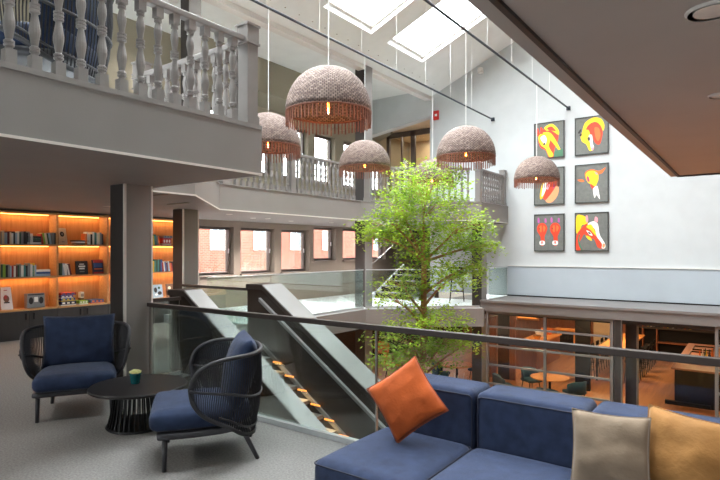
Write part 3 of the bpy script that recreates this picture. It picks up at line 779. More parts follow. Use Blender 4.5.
cover('cookbook','white cookbook with a bowl on its cover, leaning on a bottom shelf','book',py(3),py(14.5),z3,.42,'paper',[('bk_brown',ell(.5,.48,.26,.16)),('bk_red',ell(.45,.55,.15,.1)),('bk_black',rect(.25,.75,.28,.34)),('bk_red',rect(.35,.65,.84,.87))],lean=.28)
t = cover('radio','grey box with two round dials on the bottom shelf of the leftmost bay','radio',py(27.5),py(45),z3,.27,'bk_grey',[('bk_black',ell(.22,.5,.13,.24)),('bk_black',ell(.8,.5,.13,.24)),('paper',rect(.4,.62,.4,.75)),('bk_black',rect(.05,.95,.88,.95))],lean=.04,th=.12,x=XW-.06)
cover('picture_book','white book with a black portrait on its cover, leaning on a top shelf','book',py(60.5),py(69),z1,.33,'bk_cream',[('bk_black',ell(.48,.62,.25,.16)),('bk_grey',ell(.5,.62,.1,.08)),('bk_grey',rect(.3,.7,.12,.16))],lean=.28)
for j, c in enumerate(['black','white','brown']):
    book(py(74)+.02*j, .028, .30-.03*j, c, z1+.001+.029*(2-j), f'{c} book lying {ORD[j]} from the top in the pile beside the portrait book', flat=True)
row(py(85), z1, ['orange','white','white','black','white','teal','white','cream','grey','black'], b2, h0=.21)
row(py(60), z2, ['dark green','pale blue','white'], b2)
row(py(65), z2, ['white','grey','white','maroon'], b2, lean=.2)
cover('black_book','black book with white lettering blocks standing on the middle shelf','book',py(77.5),py(89.5),z2,.27,'bk_black',[('paper',rect(.3,.7,.74,.8)),('paper',rect(.22,.78,.55,.66)),('paper',rect(.28,.72,.38,.5)),('bk_grey',rect(.3,.7,.18,.26))],lean=.12)
cover('game_box','red and blue game box standing on the middle shelf right of the black book','game box',py(95),py(105),z2,.29,'bk_navy blue',[('bk_red',rect(0,1,.78,1)),('bk_blue',rect(.08,.92,.45,.75)),('bk_orange',rect(.1,.9,.3,.38)),('bk_red',rect(0,1,.0,.12))],lean=.15,th=.05)
def gbox(y0,y1,z,h,col,col2,label,d=.26,tw=0):
    t = thing('game_box', label, 'game box', (XW-.3+.0, y0, z+.001), tw, 'board game boxes')
    L = y1-y0; link('lid', box(0,d,0,L,h*.25,h), 'bk_'+col, t); link('tray', box(.003,d-.003,.003,L-.003,0,h*.25), 'bk_'+col2, t)
    bm = bmesh.new()
    for k_ in range(3): B(bm, d, d+.001, L*(.1+.3*k_), L*(.28+.3*k_), h*.4, h*.8)
    link('side_print', bm, 'bk_'+col2, t)
y = py(60.5)
gbox(y,py(76),z3,.085,'navy blue','white','dark blue game box with white print at the bottom of the games stack')
gbox(y+.01,py(75),z3+.087,.06,'blue','yellow','blue game box with yellow print lying in the middle of the games stack')
gbox(y+.0,py(73),z3+.149,.05,'purple','white','purple game box lying second from the top of the games stack')
gbox(y-.0,py(76),z3+.201,.05,'red','blue','red game box lying on top of the games stack')
gbox(py(79),py(88),z3,.075,'lime green','white','green game box lying right of the games stack')
gbox(py(84.5),py(87.8),z3+.077,.16,'white','brown','small white box standing on the green game box',d=.1)
gbox(py(90.5),py(103.5),z3,.075,'blue','orange','blue patterned game box lying alone at the right of the bottom shelf')
row(py(153), z1, ['yellow','teal','grey','orange'], b4, lean=.1)
gbox(py(162.5),py(171),z1,.16,'red','white','red box with white print on the top shelf of the far narrow bay')
gbox(py(163.5),py(172.5),z1+.162,.06,'grey','blue','grey box lying on the red box in the far narrow bay')
row(py(153), z2, ['yellow','teal','dark green','teal','black','blue'], b4, h0=.24)
row(py(162.5), z2, ['red','white','blue','maroon','pale blue','orange','red','black'], b4, lean=.12)
cover('patterned_book','pale blue and black patterned book leaning on the bottom shelf of the far narrow bay','book',py(154.5),py(164.5),z3,.3,'bk_pale blue',[('bk_black',ell(.3,.6,.16,.2)),('bk_black',ell(.7,.35,.2,.14)),('bk_dark green',ell(.65,.75,.12,.1)),('paper',ell(.35,.25,.14,.08))],lean=.15)
cover('photo_book','brown picture book leaning at the right of the bottom shelf of the far narrow bay','book',py(168.5),py(176),z3,.3,'bk_brown',[('bk_cream',ell(.4,.7,.2,.12)),('bk_red',ell(.6,.4,.2,.14))],lean=.15)

# ------------------------------------------------------------------ pendants, tracks
for X_, y0, l in ((-6.1,4.2,'dark ceiling track carrying the small wicker lamps, farther from us'),(-4.0,1.5,'dark ceiling track carrying the large wicker lamp, nearer to us')):
    t = thing('lamp_track', l, 'ceiling track', (X_, y0, 5.4))
    link('bar', tube(bmesh.new(), [(0,0,0),(0,14.88-y0,0)], .022, 8), 'track', t)
    link('wall_flange', box(-.05,.05,14.86-y0,14.9-y0,-.05,.05), 'track', t)
    yy = .5
    while yy < 14.5-y0:
        link('suspension_wire', tube(bmesh.new(), [(0,yy,.02),(0,yy,rzz(X_)-5.4)], .0035, 4), 'cord', t); yy += 1.25
def dome(t):
    bm = bmesh.new(); R, hh = .5, .53; seg, rg = 48, 14; uvl = bm.loops.layers.uv.new('UVMap')
    for (k_, flip) in ((1,False),(.972,True)):
        rings = []
        for j in range(rg+1):
            a = PI/2*(1-j/rg)*.985; c_, s_ = math.cos(a), math.sin(a)
            r = R*k_*(c_**.92); z = hh*k_*(s_**1.0)
            rings.append([bm.verts.new((r*math.cos(2*PI*i/seg), r*math.sin(2*PI*i/seg), z)) for i in range(seg)])
        for j in range(rg):
            for i in range(seg):
                q = [rings[j][i], rings[j][(i+1)%seg], rings[j+1][(i+1)%seg], rings[j+1][i]]; uv = [(i/seg,j/rg),((i+1)/seg,j/rg),((i+1)/seg,(j+1)/rg),(i/seg,(j+1)/rg)]
                f = bm.faces.new(q)
                for lp, u_ in zip(f.loops, uv): lp[uvl].uv = u_
        if not flip: outer = rings
        else:
            for i in range(seg): bm.faces.new([outer[-1][i], outer[-1][(i+1)%seg], rings[-1][(i+1)%seg], rings[-1][i]])
    o = link('shade', bm, 'wicker', t, 'keep')
    return o
def pendant(label, loc, zt=5.4):
    t = thing('pendant_lamp', label, 'pendant lamp', loc, 0, 'woven dome pendant lamps')
    s = dome(t)
    for p in s.data.polygons: p.use_smooth = True
    bm = bmesh.new()
    for i in range(66):
        a = 2*PI*i/66; L = .13+.035*random.random()
        vs = B(bm, -.005,.005,-.0075,.0075,-L,.015)
        bmesh.ops.transform(bm, matrix=Matrix.Rotation(a,4,'Z') @ Matrix.Translation((.49,0,0)), verts=vs)
    link('fringe', bm, 'fringe', t)
    link('rim_hoop', tube(bmesh.new(), [(.49*math.cos(2*PI*i/48),.49*math.sin(2*PI*i/48),.0) for i in range(48)], .012, 6, closed=True), 'fringe', t, True)
    link('socket', lathe(bmesh.new(), [(.02,.16),(.024,.17),(.024,.25),(.01,.27)], 12), 'black', t)
    b_ = link('bulb', lathe(bmesh.new(), [(.004,-.01),(.022,.005),(.034,.04),(.036,.07),(.024,.13),(.016,.16)], 14), 'amber_glass', t, True)
    link('filament', tube(bmesh.new(), [(.012,0,.14),(.01,0,.02),(0,.008,.015),(-.01,0,.02),(-.012,0,.14)], .005, 6), 'bulb', b_)
    link('cord', tube(bmesh.new(), [(0,0,.25),(.004,0,zt-loc[2]-.02)], .006, 5), 'cord', t)
    light('POINT','pendant_glow',(loc[0],loc[1],loc[2]+.04),5,(1,.6,.32),size=.02)
    return t
M['bulb'] = mat('bulb', (255,190,110), .2, emit=(255,140,50), es=22)
M['amber_glass'] = glass_mat('amber_glass', (1,.72,.42), .05)
ZPd = 3.235
pendant('largest looking wicker lamp, hanging nearest in the upper centre', (-4.0, at_t(329,90,6.3).y, ZPd))
pendant('wicker lamp hanging in front of the white wall between tree top and paintings', (-4.0, at_t(468,150,9.27).y, ZPd))
pendant('wicker lamp overlapping the upper left paintings on the white wall', (-4.0, at_t(537,170,12.3).y, ZPd))
pendant('wicker lamp partly hidden by the big newel post of the near balcony', (-6.1, at_t(268,130,8.43).y, ZPd))
pendant('small wicker lamp hanging just below and right of the largest one', (-6.1, at_t(365,150,10.5).y, ZPd))
pendant('wicker lamp mostly hidden behind the top of the tree', (-6.1, at_t(430,165,12.75).y, ZPd))
# ------------------------------------------------------------------ paintings
def painting(label, x0, x1, z0, z1, shapes):
    """shapes: (material, points in px of a 100x100 picture, y down, smooth?)"""
    t = thing('painting', label, 'painting', (x0, 14.9, z0), 0, 'six animal head paintings')
    W_, H_ = x1-x0, z1-z0; f = .02
    bm = bmesh.new()
    for a in ((0,W_,0,f),(0,W_,H_-f,H_),(0,f,f,H_-f),(W_-f,W_,f,H_-f)): B(bm, a[0],a[1],-.05,-.002,a[2],a[3])
    link('frame', bm, 'artframe', t)
    bm = bmesh.new(); B(bm, f,W_-f,-.035,-.003,f,H_-f,0); ms = ['wallart']
    for i, (m, pts, *sm) in enumerate(shapes):
        if m not in ms: ms.append(m)
        P = [(p[0]/100*(W_-2*f)+f, 0, (1-p[1]/100)*(H_-2*f)+f) for p in pts]
        if not sm: P = crom(P, 5)
        V = [bm.verts.new((min(W_-f,max(f,p[0])), -.0355-.0006*(i+1), min(H_-f,max(f,p[2])))) for p in P]
        try:
            fc = bm.faces.new(V); fc.material_index = ms.index(m)
        except Exception: pass
    me = bpy.data.meshes.new('canvas'); bm.normal_update()
    for fc in bm.faces:
        if len(fc.verts) > 4 and fc.normal.y > 0: fc.normal_flip()
    bm.to_mesh(me); bm.free()
    for m in ms: me.materials.append(M[m])
    o = bpy.data.objects.new('canvas', me); COL.objects.link(o); o.parent = t
    return t
XA, XB, XC, XD = -4.90, -4.10, -3.83, -3.01
ROW = [(4.12,5.10),(2.87,3.87),(1.62,2.62)]
painting('painting of a horse head with yellow blaze and red ears, upper left of the six', XA, XB, *ROW[0], [
 ('a_red',[(12,45),(22,20),(45,15),(62,8),(80,22),(82,50),(70,75),(66,98),(50,99),(38,78),(20,68)]),
 ('a_yel',[(34,12),(60,4),(82,22),(84,38),(70,30),(55,22),(42,22)]), ('a_red',[(44,14),(60,12),(74,26),(62,24),(48,20)]),
 ('a_yel',[(12,38),(28,26),(48,30),(54,50),(50,68),(64,90),(62,98),(50,96),(38,74),(20,60)]),
 ('a_wht',[(20,40),(34,34),(42,46),(38,60),(28,54)]), ('a_yel',[(38,26),(56,30),(74,52),(92,84),(86,84),(66,62),(48,42)]),
 ('a_red',[(4,16),(12,12),(16,30),(8,34)]), ('a_red',[(20,10),(27,14),(28,30),(20,26)]), ('a_grn',[(68,84),(98,78),(98,99),(66,99)],1), ('a_blk',[(30,58),(36,56),(36,62),(31,63)])])
painting('painting of a yellow ram-like head with big red ear, upper right of the six', XC, XD, *ROW[0], [
 ('a_yel',[(22,40),(30,14),(56,2),(80,8),(90,26),(86,42),(78,26),(60,14),(44,22),(40,34)]),
 ('a_red',[(34,30),(50,16),(70,18),(84,40),(82,62),(74,78),(60,70),(52,52),(38,48)]), ('a_org',[(60,30),(74,34),(78,56),(70,68),(62,54)]),
 ('a_yel',[(16,48),(24,36),(40,34),(46,48),(40,62),(54,78),(54,90),(44,92),(34,74),(20,64)]),
 ('a_wht',[(42,50),(52,50),(54,70),(58,86),(50,90),(46,70)]), ('a_pnk',[(48,84),(58,84),(54,92)]), ('a_blk',[(38,56),(44,54),(46,62),(40,64)]),
 ('a_blk',[(8,38),(16,30),(18,34),(12,42)]), ('a_blk',[(12,46),(20,42),(18,50)])])
painting('painting of an orange horse head with white blaze and peach neck, behind a wicker lamp', XA, XB, *ROW[1], [
 ('a_pch',[(50,52),(74,40),(84,58),(78,80),(58,96),(38,90)]), ('a_red',[(26,40),(40,22),(64,20),(80,36),(70,56),(48,80),(34,88),(24,70)]),
 ('a_yel',[(26,42),(42,34),(40,56),(30,78),(20,86),(18,72)]), ('a_wht',[(32,40),(44,36),(40,56),(30,74),(24,76)]), ('a_pnk',[(40,52),(54,44),(46,60)]),
 ('a_org',[(46,18),(56,6),(60,20)]), ('a_mag',[(66,44),(72,50),(64,58)])])
painting('painting of a yellow goat head with white beard, middle right of the six', XC, XD, *ROW[1], [
 ('a_org',[(30,20),(50,12),(74,18),(94,10),(84,24),(70,30),(66,52),(58,66),(48,54),(34,40)]), ('a_org',[(6,38),(22,38),(28,44),(16,44)]),
 ('a_yel',[(32,24),(48,16),(68,22),(72,40),(62,58),(50,52),(38,46)]), ('a_mag',[(36,30),(42,34),(44,46),(38,42)]), ('a_pnk',[(60,20),(70,24),(66,28)]),
 ('a_red',[(46,54),(58,58),(62,68),(54,66)]), ('a_wht',[(56,64),(68,58),(74,78),(76,94),(66,82),(60,90),(56,76)])])
painting('painting of two red horse heads side by side, lower left of the six', XA, XB, *ROW[2], [
 *[s for dx in (0,46) for s in (
 ('a_red',[(8+dx,34),(18+dx,24),(34+dx,24),(44+dx,36),(40+dx,50),(34+dx,62),(36+dx,80),(26+dx,88),(20+dx,80),(20+dx,62),(10+dx,48)]),
 ('a_org',[(16+dx,34),(24+dx,30),(24+dx,48),(18+dx,46)]), ('a_org',[(30+dx,30),(38+dx,36),(34+dx,46),(30+dx,46)]),
 ('a_pur',[(10+dx,10),(15+dx,8),(17+dx,20),(11+dx,22)]), ('a_pur',[(36+dx,10),(41+dx,12),(41+dx,22),(35+dx,20)]),
 ('a_wht',[(18+dx,74),(34+dx,74),(34+dx,84),(18+dx,84)]), ('a_red',[(23+dx,75),(28+dx,75),(27+dx,82),(24+dx,82)]), ('a_blk',[(14+dx,38),(17+dx,36),(17+dx,42)]))]])
painting('painting of a red horse with white blaze and yellow mane, lower right of the six', XC, XD, *ROW[2], [
 ('a_yel',[(2,8),(18,4),(34,12),(38,28),(20,32),(14,48),(2,52)]), ('a_red',[(2,62),(14,44),(30,30),(52,26),(66,40),(72,62),(88,80),(86,94),(70,92),(58,70),(40,68),(28,56),(20,66),(12,80),(16,98),(2,99)]),
 ('a_wht',[(38,30),(56,22),(70,30),(76,58),(92,82),(92,94),(82,94),(82,82),(66,62),(60,42)]), ('a_yel',[(34,36),(48,30),(58,42),(66,60),(60,58),(48,46)]),
 ('a_wht',[(34,46),(46,50),(54,60),(44,58)]), ('a_blk',[(40,50),(46,52),(48,56),(42,55)]), ('a_yel',[(32,60),(46,64),(52,74),(40,70)]),
 ('a_grn',[(10,60),(14,58),(12,76),(22,98),(18,99),(8,80)]), ('a_pnk',[(32,8),(38,6),(40,20),(34,24)]), ('a_pnk',[(62,10),(70,14),(68,26),(60,22)]), ('a_pch',[(86,82),(92,84),(90,92),(84,92)])])

# small wall fittings
al = thing('fire_alarm', 'small red fire alarm call plate high on the white wall', 'fire alarm', tuple(at_y(436.5,115.5,14.9)))
link('plate', box(-.09,.09,-.04,-.002,-.14,.14), 'red', al); link('symbol', box(-.04,.04,-.043,-.04,-.03,.04), 'paper', al)
sp_ = thing('wall_fitting', 'small white spotlight fixed high on the white wall near the roof', 'fitting', tuple(at_y(482,72,14.9)))  # small device on the wall, gives no light
link('mount', box(-.05,.05,-.05,-.002,-.05,.05), 'trimwhite', sp_); link('head', lathe(bmesh.new(), [(.05,-.02),(.08,.0),(.08,.12),(.06,.14)], 16, c=(0,-.12,-.05)), 'trimwhite', sp_)
def downlight(p, label, r=.055, on=True, power=0, col=(1,.96,.92)):
    t = thing('ceiling_light', label, 'ceiling light', p, 0, 'recessed ceiling lights')
    link('ring', lathe(bmesh.new(), [(r,-.008),(r+.008,0),(r*.8,0),(r*.78,-.006)], 24, capb=False), 'trimwhite', t)
    link('diffuser', lathe(bmesh.new(), [(r*.78,-.004),(r*.78,-.001)], 20), 'lamp_on' if on else 'trimwhite', t)
    if power: light('SPOT','downlight',(p[0],p[1],p[2]-.02),power,col,size=.05,spot=2.4)
downlight(tuple(at_z(713,10,2.4)), 'round recessed ceiling light at the top right corner of the picture', .07, False, 40)
downlight(tuple(at_z(719,95,2.4)), 'small recessed ceiling light at the right edge under the right slab', .04, False, 30)
for i, (x, y) in enumerate([(1.6,-.5),(1.6,2.2),(1.6,4.9)]): downlight((x,y,2.4), f'added unseen fill light in the right slab over the sofa side, {ORD[i]} from the near end', .07, False, 40)  # lamps added out of view to lift the lounge
for i, (px_, py_) in enumerate([(253,218),(291,221)]): downlight(tuple(at_z(px_,py_,2.4)), ('left','right')[i]+' one of the two recessed lights under the far gallery ceiling', .06, True, 160)
for i, (px_, py_) in enumerate([(152,11),(385,104)]): downlight((-9.4, at_z(px_,py_,6.63).y, 6.63), ('recessed light in the upper ceiling seen between near balusters','recessed light in the upper gallery ceiling right of the tall column')[i], .09, True, 160)
for i,(x,y) in enumerate(((-9.4,9.2),(-9.4,11.6),(-9.6,14.6),(-8.9,7.6),(-7.6,12.9))): downlight((x,y,2.4), ('added gallery fill light by the first window','added gallery fill light by the third window','added gallery fill light above the short steps','added gallery fill light nearest the second column','added gallery fill light behind the tree')[i], .06, True, 200)  # extra lamps added to brighten the gallery floor
for x, y, wh in ((-7,-1.5,'at the near end of the lounge'),(-8.5,2,'in front of the leftmost bookcase bay'),(-9.0,5.0,'in front of the game shelf bay'),(-5.5,1.0,'above the left armchair')): downlight((x,y,2.4), 'added fill light in the low soffit ' + wh, .06, False, 70)  # fill lamps added so the carpet bounces light to the soffit
for i,y in enumerate((8.6,10.9)):
    vg = thing('air_vent', ('nearer','farther')[i]+' slot air vent in the soffit by the second column', 'air vent', (-6.6+(-1.5)*i*.6, 4.35+i*1.0, 2.398))
    link('grille', box(-.25,.25,-.03,.03,-.008,0), 'taupe', vg)

# ------------------------------------------------------------------ tree
PT = at_t(424,300,10.0); PT.z = ZL
tr = thing('indoor_tree', 'tall indoor tree with bright green leaves rising through the atrium', 'tree', tuple(PT))
k_ = 10/FX
def off(px, py, f=0):
    return RT*((px-424)*k_) + FW*f + Vector((0,0, H+(HY-py)*k_ - ZL))
trunk = crom([off(424,466),off(425,420,.02),(off(423,360)),off(424,300,.03),off(424,262)], 5, False)
bm = bmesh.new(); n = len(trunk); tube(bm, trunk, [.075-.03*i/n for i in range(n)], 10)
link('trunk', bm, 'bark', tr, True)
rnd = random.Random(11)
LUMPS = [(424,208,40,22,.9,16),(424,262,30,16,.8,10),(428,186,46,22,1.0,26),(400,205,26,18,.7,10),(392,224,34,18,.8,18),(458,228,38,22,.85,22),(425,238,44,18,1.0,16),(478,246,20,9,.5,8),(375,236,16,10,.4,6),(402,284,30,11,.7,10),(395,300,28,8,.6,6),(455,276,36,14,.8,14),(474,264,16,9,.4,5),(432,318,46,13,.9,20),(405,340,36,14,.8,14),(445,340,32,12,.7,12),(392,358,20,12,.5,8),(424,360,34,12,.6,10),(465,345,12,10,.4,3)]
lb = bmesh.new(); bb_ = bmesh.new()
forks = {i:(424,262) for i in range(9)}
for li, (cx, cy, rx, ry, rd, nc) in enumerate(LUMPS):
    cen = off(cx, cy); st0 = off(*forks.get(li, (424, min(400, cy+30))))
    mid = st0.lerp(cen,.5) + Vector((rnd.uniform(-.08,.08),rnd.uniform(-.08,.08),.05))
    tube(bb_, crom([st0, mid, cen], 5, False), [.028-.0016*i for i in range(11)], 6)
    for c in range(nc*3):
        while True:
            a, b, d = rnd.uniform(-1,1), rnd.uniform(-1,1), rnd.uniform(-1,1)
            if a*a+b*b+d*d < 1: break
        q = cen + RT*(a*rx*k_) + FW*(b*rd) + Vector((0,0,d*ry*k_))
        if c % 4 == 0:
            m_ = cen.lerp(q,.5) + Vector((0,0,.03)); tube(bb_, [cen.lerp(q,.0)*.6+mid*.4, m_, q], [.007,.005,.002], 4)
        for l_ in range(27):
            g_ = Vector((rnd.gauss(0,1),rnd.gauss(0,1),rnd.gauss(0,.6)))*.1 + q
            ang = rnd.uniform(0,2*PI); tl = rnd.uniform(-.7,.5); L_ = rnd.uniform(.055,.09); w_ = L_*.5
            dr = Vector((math.cos(ang)*math.cos(tl), math.sin(ang)*math.cos(tl), math.sin(tl)))
            sd = dr.cross(Vector((rnd.uniform(-.5,.5),rnd.uniform(-.5,.5),1))).normalized()*w_/2
            V = [lb.verts.new(p) for p in (g_, g_+dr*L_*.45+sd, g_+dr*L_, g_+dr*L_*.45-sd)]
            lb.faces.new(V)
link('branches', bb_, 'bark', tr, True)
link('foliage', lb, 'leaf', tr, 'leaf')
pl_ = thing('tree_planter', 'round grey planter at the foot of the indoor tree', 'planter', tuple(PT))
link('tub', lathe(bmesh.new(), [(.55,0),(.6,.02),(.68,.6),(.7,.62),(.7,.66),(.62,.66),(.6,.58)], 32), 'planter', pl_)
pl_.location.z = ZL; tr.location.z = ZL + .0
link('soil', lathe(bmesh.new(), [(.6,.575),(.1,.6)], 24), 'soil', pl_)

# ------------------------------------------------------------------ restaurant glazing (Y = 13.2)
def glazing(x0, x1, label, bars, mull=None):
    t = thing('steel_window_screen', label, 'glazed screen', (x0, 13.2, ZL), 0, 'steel window screens below the ledge')
    L = x1-x0; Ht = 3.0
    bm = bmesh.new(); B(bm,0,.06,-.04,.04,0,Ht); B(bm,L-.06,L,-.04,.04,0,Ht); B(bm,.06,L-.06,-.04,.04,Ht-.06,Ht); B(bm,.06,L-.06,-.04,.04,0,.06)
    link('frame', bm, 'grey_steel', t)
    if mull: link('mullion', box(mull-.03,mull+.03,-.035,.035,.06,Ht-.06), 'grey_steel', t)
    for z in bars: link('glazing_bar', box(.06,L-.06,-.03,.03,z-ZL-.022,z-ZL+.022), 'grey_steel', t)
    link('pane', box(.06,L-.06,-.005,.005,.06,Ht-.06), 'glass_clear', t)
    return t
xg = lambda px: at_y(px,330,13.2).x
BR = [-.30,-.79,-1.27,-1.75,-2.24]
glazing(xg(486.5), xg(613.5), 'steel glazed screen with horizontal bars left of the open restaurant front', BR, xg(545)-xg(486.5))
column(xg(615), xg(615)+.14, 13.16, 13.3, ZL, .1, 'slim grey steel post between the glazed screens', False)
glazing(xg(715), 3.0, 'steel glazed screen at the right edge of the picture', BR, 1.6)
column(xg(621), xg(621)+.24, 13.7, 13.95, ZL, 0, 'dark column just inside the restaurant front', False)
column(xg(605)-.1, xg(605)+.1, 14.2, 14.4, ZL, 0, 'dark column inside behind the steel window screen', False)
# timber panelled pieces left
for i,(a,b,m_) in enumerate(((488,496,'bar_wood'),(498,509,'black'),(509.5,515,'bar_wood'),(575,590,'black'))):
    p0, p1 = at_y(a,340,18.5).x, at_y(b,340,18.5).x
    struct(f'wall_partition_{i+1}', box(p0,p1,18.5,18.6,ZL,0), m_)
struct('wall_side_beige', box(at_y(594,340,27.4).x, at_y(621,340,27.4).x, 27.3,27.45,ZL,-.3), 'beige_wall')
# ---- furniture builders
def high_table(loc, sx, sy, h, label):
    t = thing('high_table', label, 'table', loc)
    link('table_top', box(0,sx,0,sy,h-.05,h,bev=.005), 'orange_wood', t)
    for x in (.12,sx-.18):
        for y in (.2,sy-.26): link('leg', box(x,x+.06,y,y+.06,0,h-.05), 'black', t)
    return t
def stool(loc, ang, label, group):
    t = thing('bar_stool', label, 'bar stool', loc, ang, group)
    link('seat', rbox(.38,.38,.07,.03,.01,n=4,c=(0,0,.75)), 'black', t, True)
    link('backrest', rbox(.04,.38,.18,.018,0,n=4,c=(-.18,0,.9)), 'black', t, True)
    for sx in (1,-1):
        for sy in (1,-1): link('leg', tube(bmesh.new(), [(.14*sx,.14*sy,.72),(.2*sx,.2*sy,0)], .014, 6), 'black', t)
    link('foot_ring', tube(bmesh.new(), [(.175*a,.175*b,.28) for a,b in ((1,1),(-1,1),(-1,-1),(1,-1))], .01, 6, closed=True), 'black', t)
    return t
high_table((-4.62,20.0,ZL), .95, 5.0, 1.06, 'long high orange wood table lined with black bar stools')
s0 = None
for side, x, a in ((0,-3.42,PI),(1,-4.85,0)):
    for i in range(6):
        y = 20.5+i*.78; lab = f'black bar stool on the {"right" if side == 0 else "left"} side of the high table, {ORD[i]} from the near end'
        if s0 is None: s0 = stool((x,y,ZL), a, lab, 'bar stools at the high table')
        else: dup(s0, (x,y,ZL), a, lab)
q = at_z(457,301,.18); dup(s0, (q.x,q.y,.181), 2.0, 'black high chair on the gallery behind the tree', 'high chairs on the gallery')
def bistro(loc, r, label, m='orange_wood'):
    t = thing('round_table', label, 'table', loc)
    link('table_top', lathe(bmesh.new(), [(r-.01,.72),(r,.73),(r,.745),(r-.01,.75)], 32), m, t)
    link('pedestal', lathe(bmesh.new(), [(.24,0),(.24,.015),(.04,.04),(.035,.72)], 16), 'black', t)
    return t
def tub(loc, ang, label, m='blue_seat', group='upholstered tub chairs downstairs'):
    t = thing('tub_chair', label, 'chair', loc, ang, group)
    link('seat', rbox(.5,.5,.1,.045,.01,n=5,c=(.02,0,.45)), m, t, True)
    bm = bmesh.new(); P = []
    for i in range(17):
        a = PI/2 + PI*i/16*1.0; P.append((math.cos(a)*.3, math.sin(a)*.29, .5 + .0))
    n_ = 17; Z = [(.42,.0),(.62,.03),(.8 ,.05)]
    rings = []
    for k_i,(z,o_) in enumerate(Z):
        row_ = []
        for i,p in enumerate(P):
            e = abs(i-8)/8; zz = z if k_i < 1 else z - (.12*e**3)*k_i/2
            row_.append((Vector((p[0]*(1+o_),p[1]*(1+o_),zz)), Vector((p[0]*(1+o_)*.86,p[1]*(1+o_)*.86,zz))))
        rings.append([(bm.verts.new(a_),bm.verts.new(b_)) for a_,b_ in row_])
    for r0, r1 in zip(rings, rings[1:]):
        for i in range(n_-1):
            bm.faces.new([r0[i][0],r0[i+1][0],r1[i+1][0],r1[i][0]]); bm.faces.new([r0[i][1],r1[i][1],r1[i+1][1],r0[i+1][1]])
        for i in (0,n_-1): bm.faces.new([r0[i][0],r1[i][0],r1[i][1],r0[i][1]])
    for i in range(n_-1):
        bm.faces.new([rings[-1][i][0],rings[-1][i+1][0],rings[-1][i+1][1],rings[-1][i][1]]); bm.faces.new([rings[0][i][0],rings[0][i][1],rings[0][i+1][1],rings[0][i+1][0]])
    link('backrest', bm, m, t, True)
    for sx in (1,-1):
        for sy in (1,-1): link('leg', tube(bmesh.new(), [(.17*sx,.17*sy,.41),(.23*sx,.22*sy,0)], .014, 6), 'black', t)
    return t
c1 = at_z(549.7,376.7,ZL+.75)
bistro((c1.x,c1.y,ZL), .56, 'round orange wood table seen through the steel window screen')
T1 = tub((c1.x-.75,c1.y+.55,ZL), -.6, 'teal blue tub chair at the far left of the round table behind the screen')
def tchair(px,py,rot,lab):
    q = at_z(px,py,ZL+.5); dup(T1,(q.x,q.y,ZL),rot,lab)
tchair(575,390,2.6,'teal blue tub chair right of the round table behind the screen')
tchair(548,397,1.5,'teal blue tub chair in front of the round table behind the screen')
tchair(503,384,.6,'bright blue tub chair at the lower left of the steel window screen')
c2 = at_z(457,364,ZL+.75)
bistro((c2.x,c2.y,ZL), .55, 'round orange table below the gallery left of the ground floor column')
tchair(441,372,.3,'blue tub chair left of the orange table below the gallery')
tchair(478,368,3.0,'blue tub chair right of the orange table below the gallery')
q = at_z(382,350,ZL+.5); T2 = tub((q.x,q.y,ZL),-.8,'orange tub chair below the gallery behind the foot of the tree','orange_seat')
q = at_z(390,362,ZL+.5); dup(T2,(q.x+.1,q.y,ZL),.5,'orange tub chair nearer the stair below the gallery')
# service counter with things on it
q0 = at_z(514,342,ZL+1.0); q1 = at_z(531,331,ZL+1.0)
sc_ = thing('service_counter', 'long orange wood service counter behind the steel window screen', 'counter', (q0.x, q0.y, ZL))
link('counter_top', box(0,.9,0,3.2,.95,1.0), 'orange_wood', sc_); link('counter_body', box(.05,.85,.05,3.1,0,.95), 'bar_wood', sc_)
for i,(dx,dy,m_,s_,nm,lb_) in enumerate(((.45,2.7,'orange_seat',.26,'basket','orange basket at the far end of the service counter'),(.4,1.9,'paper',.2,'plate_stack','white plate stack on the service counter'),(.5,1.2,'brass',.16,'bowl','brass bowl near the front of the service counter'))):
    t = thing(nm, lb_, nm.replace('_',' '), (q0.x+dx,q0.y+dy,ZL+1.001))
    link('body', lathe(bmesh.new(), [(s_*.6,0),(s_,s_*.9),(s_*1.04,s_*.95),(s_*.9,s_*.9)], 16), m_, t)
M['hatch_glow'] = mat('hatch_glow', (230,150,70), .5, emit=(255,150,60), es=.8)
ks = thing('lit_hatch', 'orange lit kitchen hatch with shelf of dark pans at the back wall', 'hatch', tuple(at_y(516,319,27.4)))
L = at_y(539,319,27.4).x - at_y(516,319,27.4).x
link('frame', box(0,L,-.05,.05,.0,.85), 'orange_wood', ks); link('glow_panel', box(.12,L-.12,-.07,-.05,.1,.7), 'hatch_glow', ks); link('shelf_bar', box(.1,L-.1,-.1,-.07,.35,.42), 'black', ks)
sd = thing('sideboard', 'small orange topped sideboard at the back left of the bar', 'sideboard', (at_z(553,329,ZL+1).x, at_z(553,329,ZL+1).y, ZL))
link('top', box(0,.95,0,.6,.95,1.0), 'orange_wood', sd)
for a in (.0,.88): link('leg', box(a,a+.07,.02,.58,0,.95), 'orange_wood', sd)
link('panel', box(.07,.88,.5,.55,.1,.95), 'black', sd)
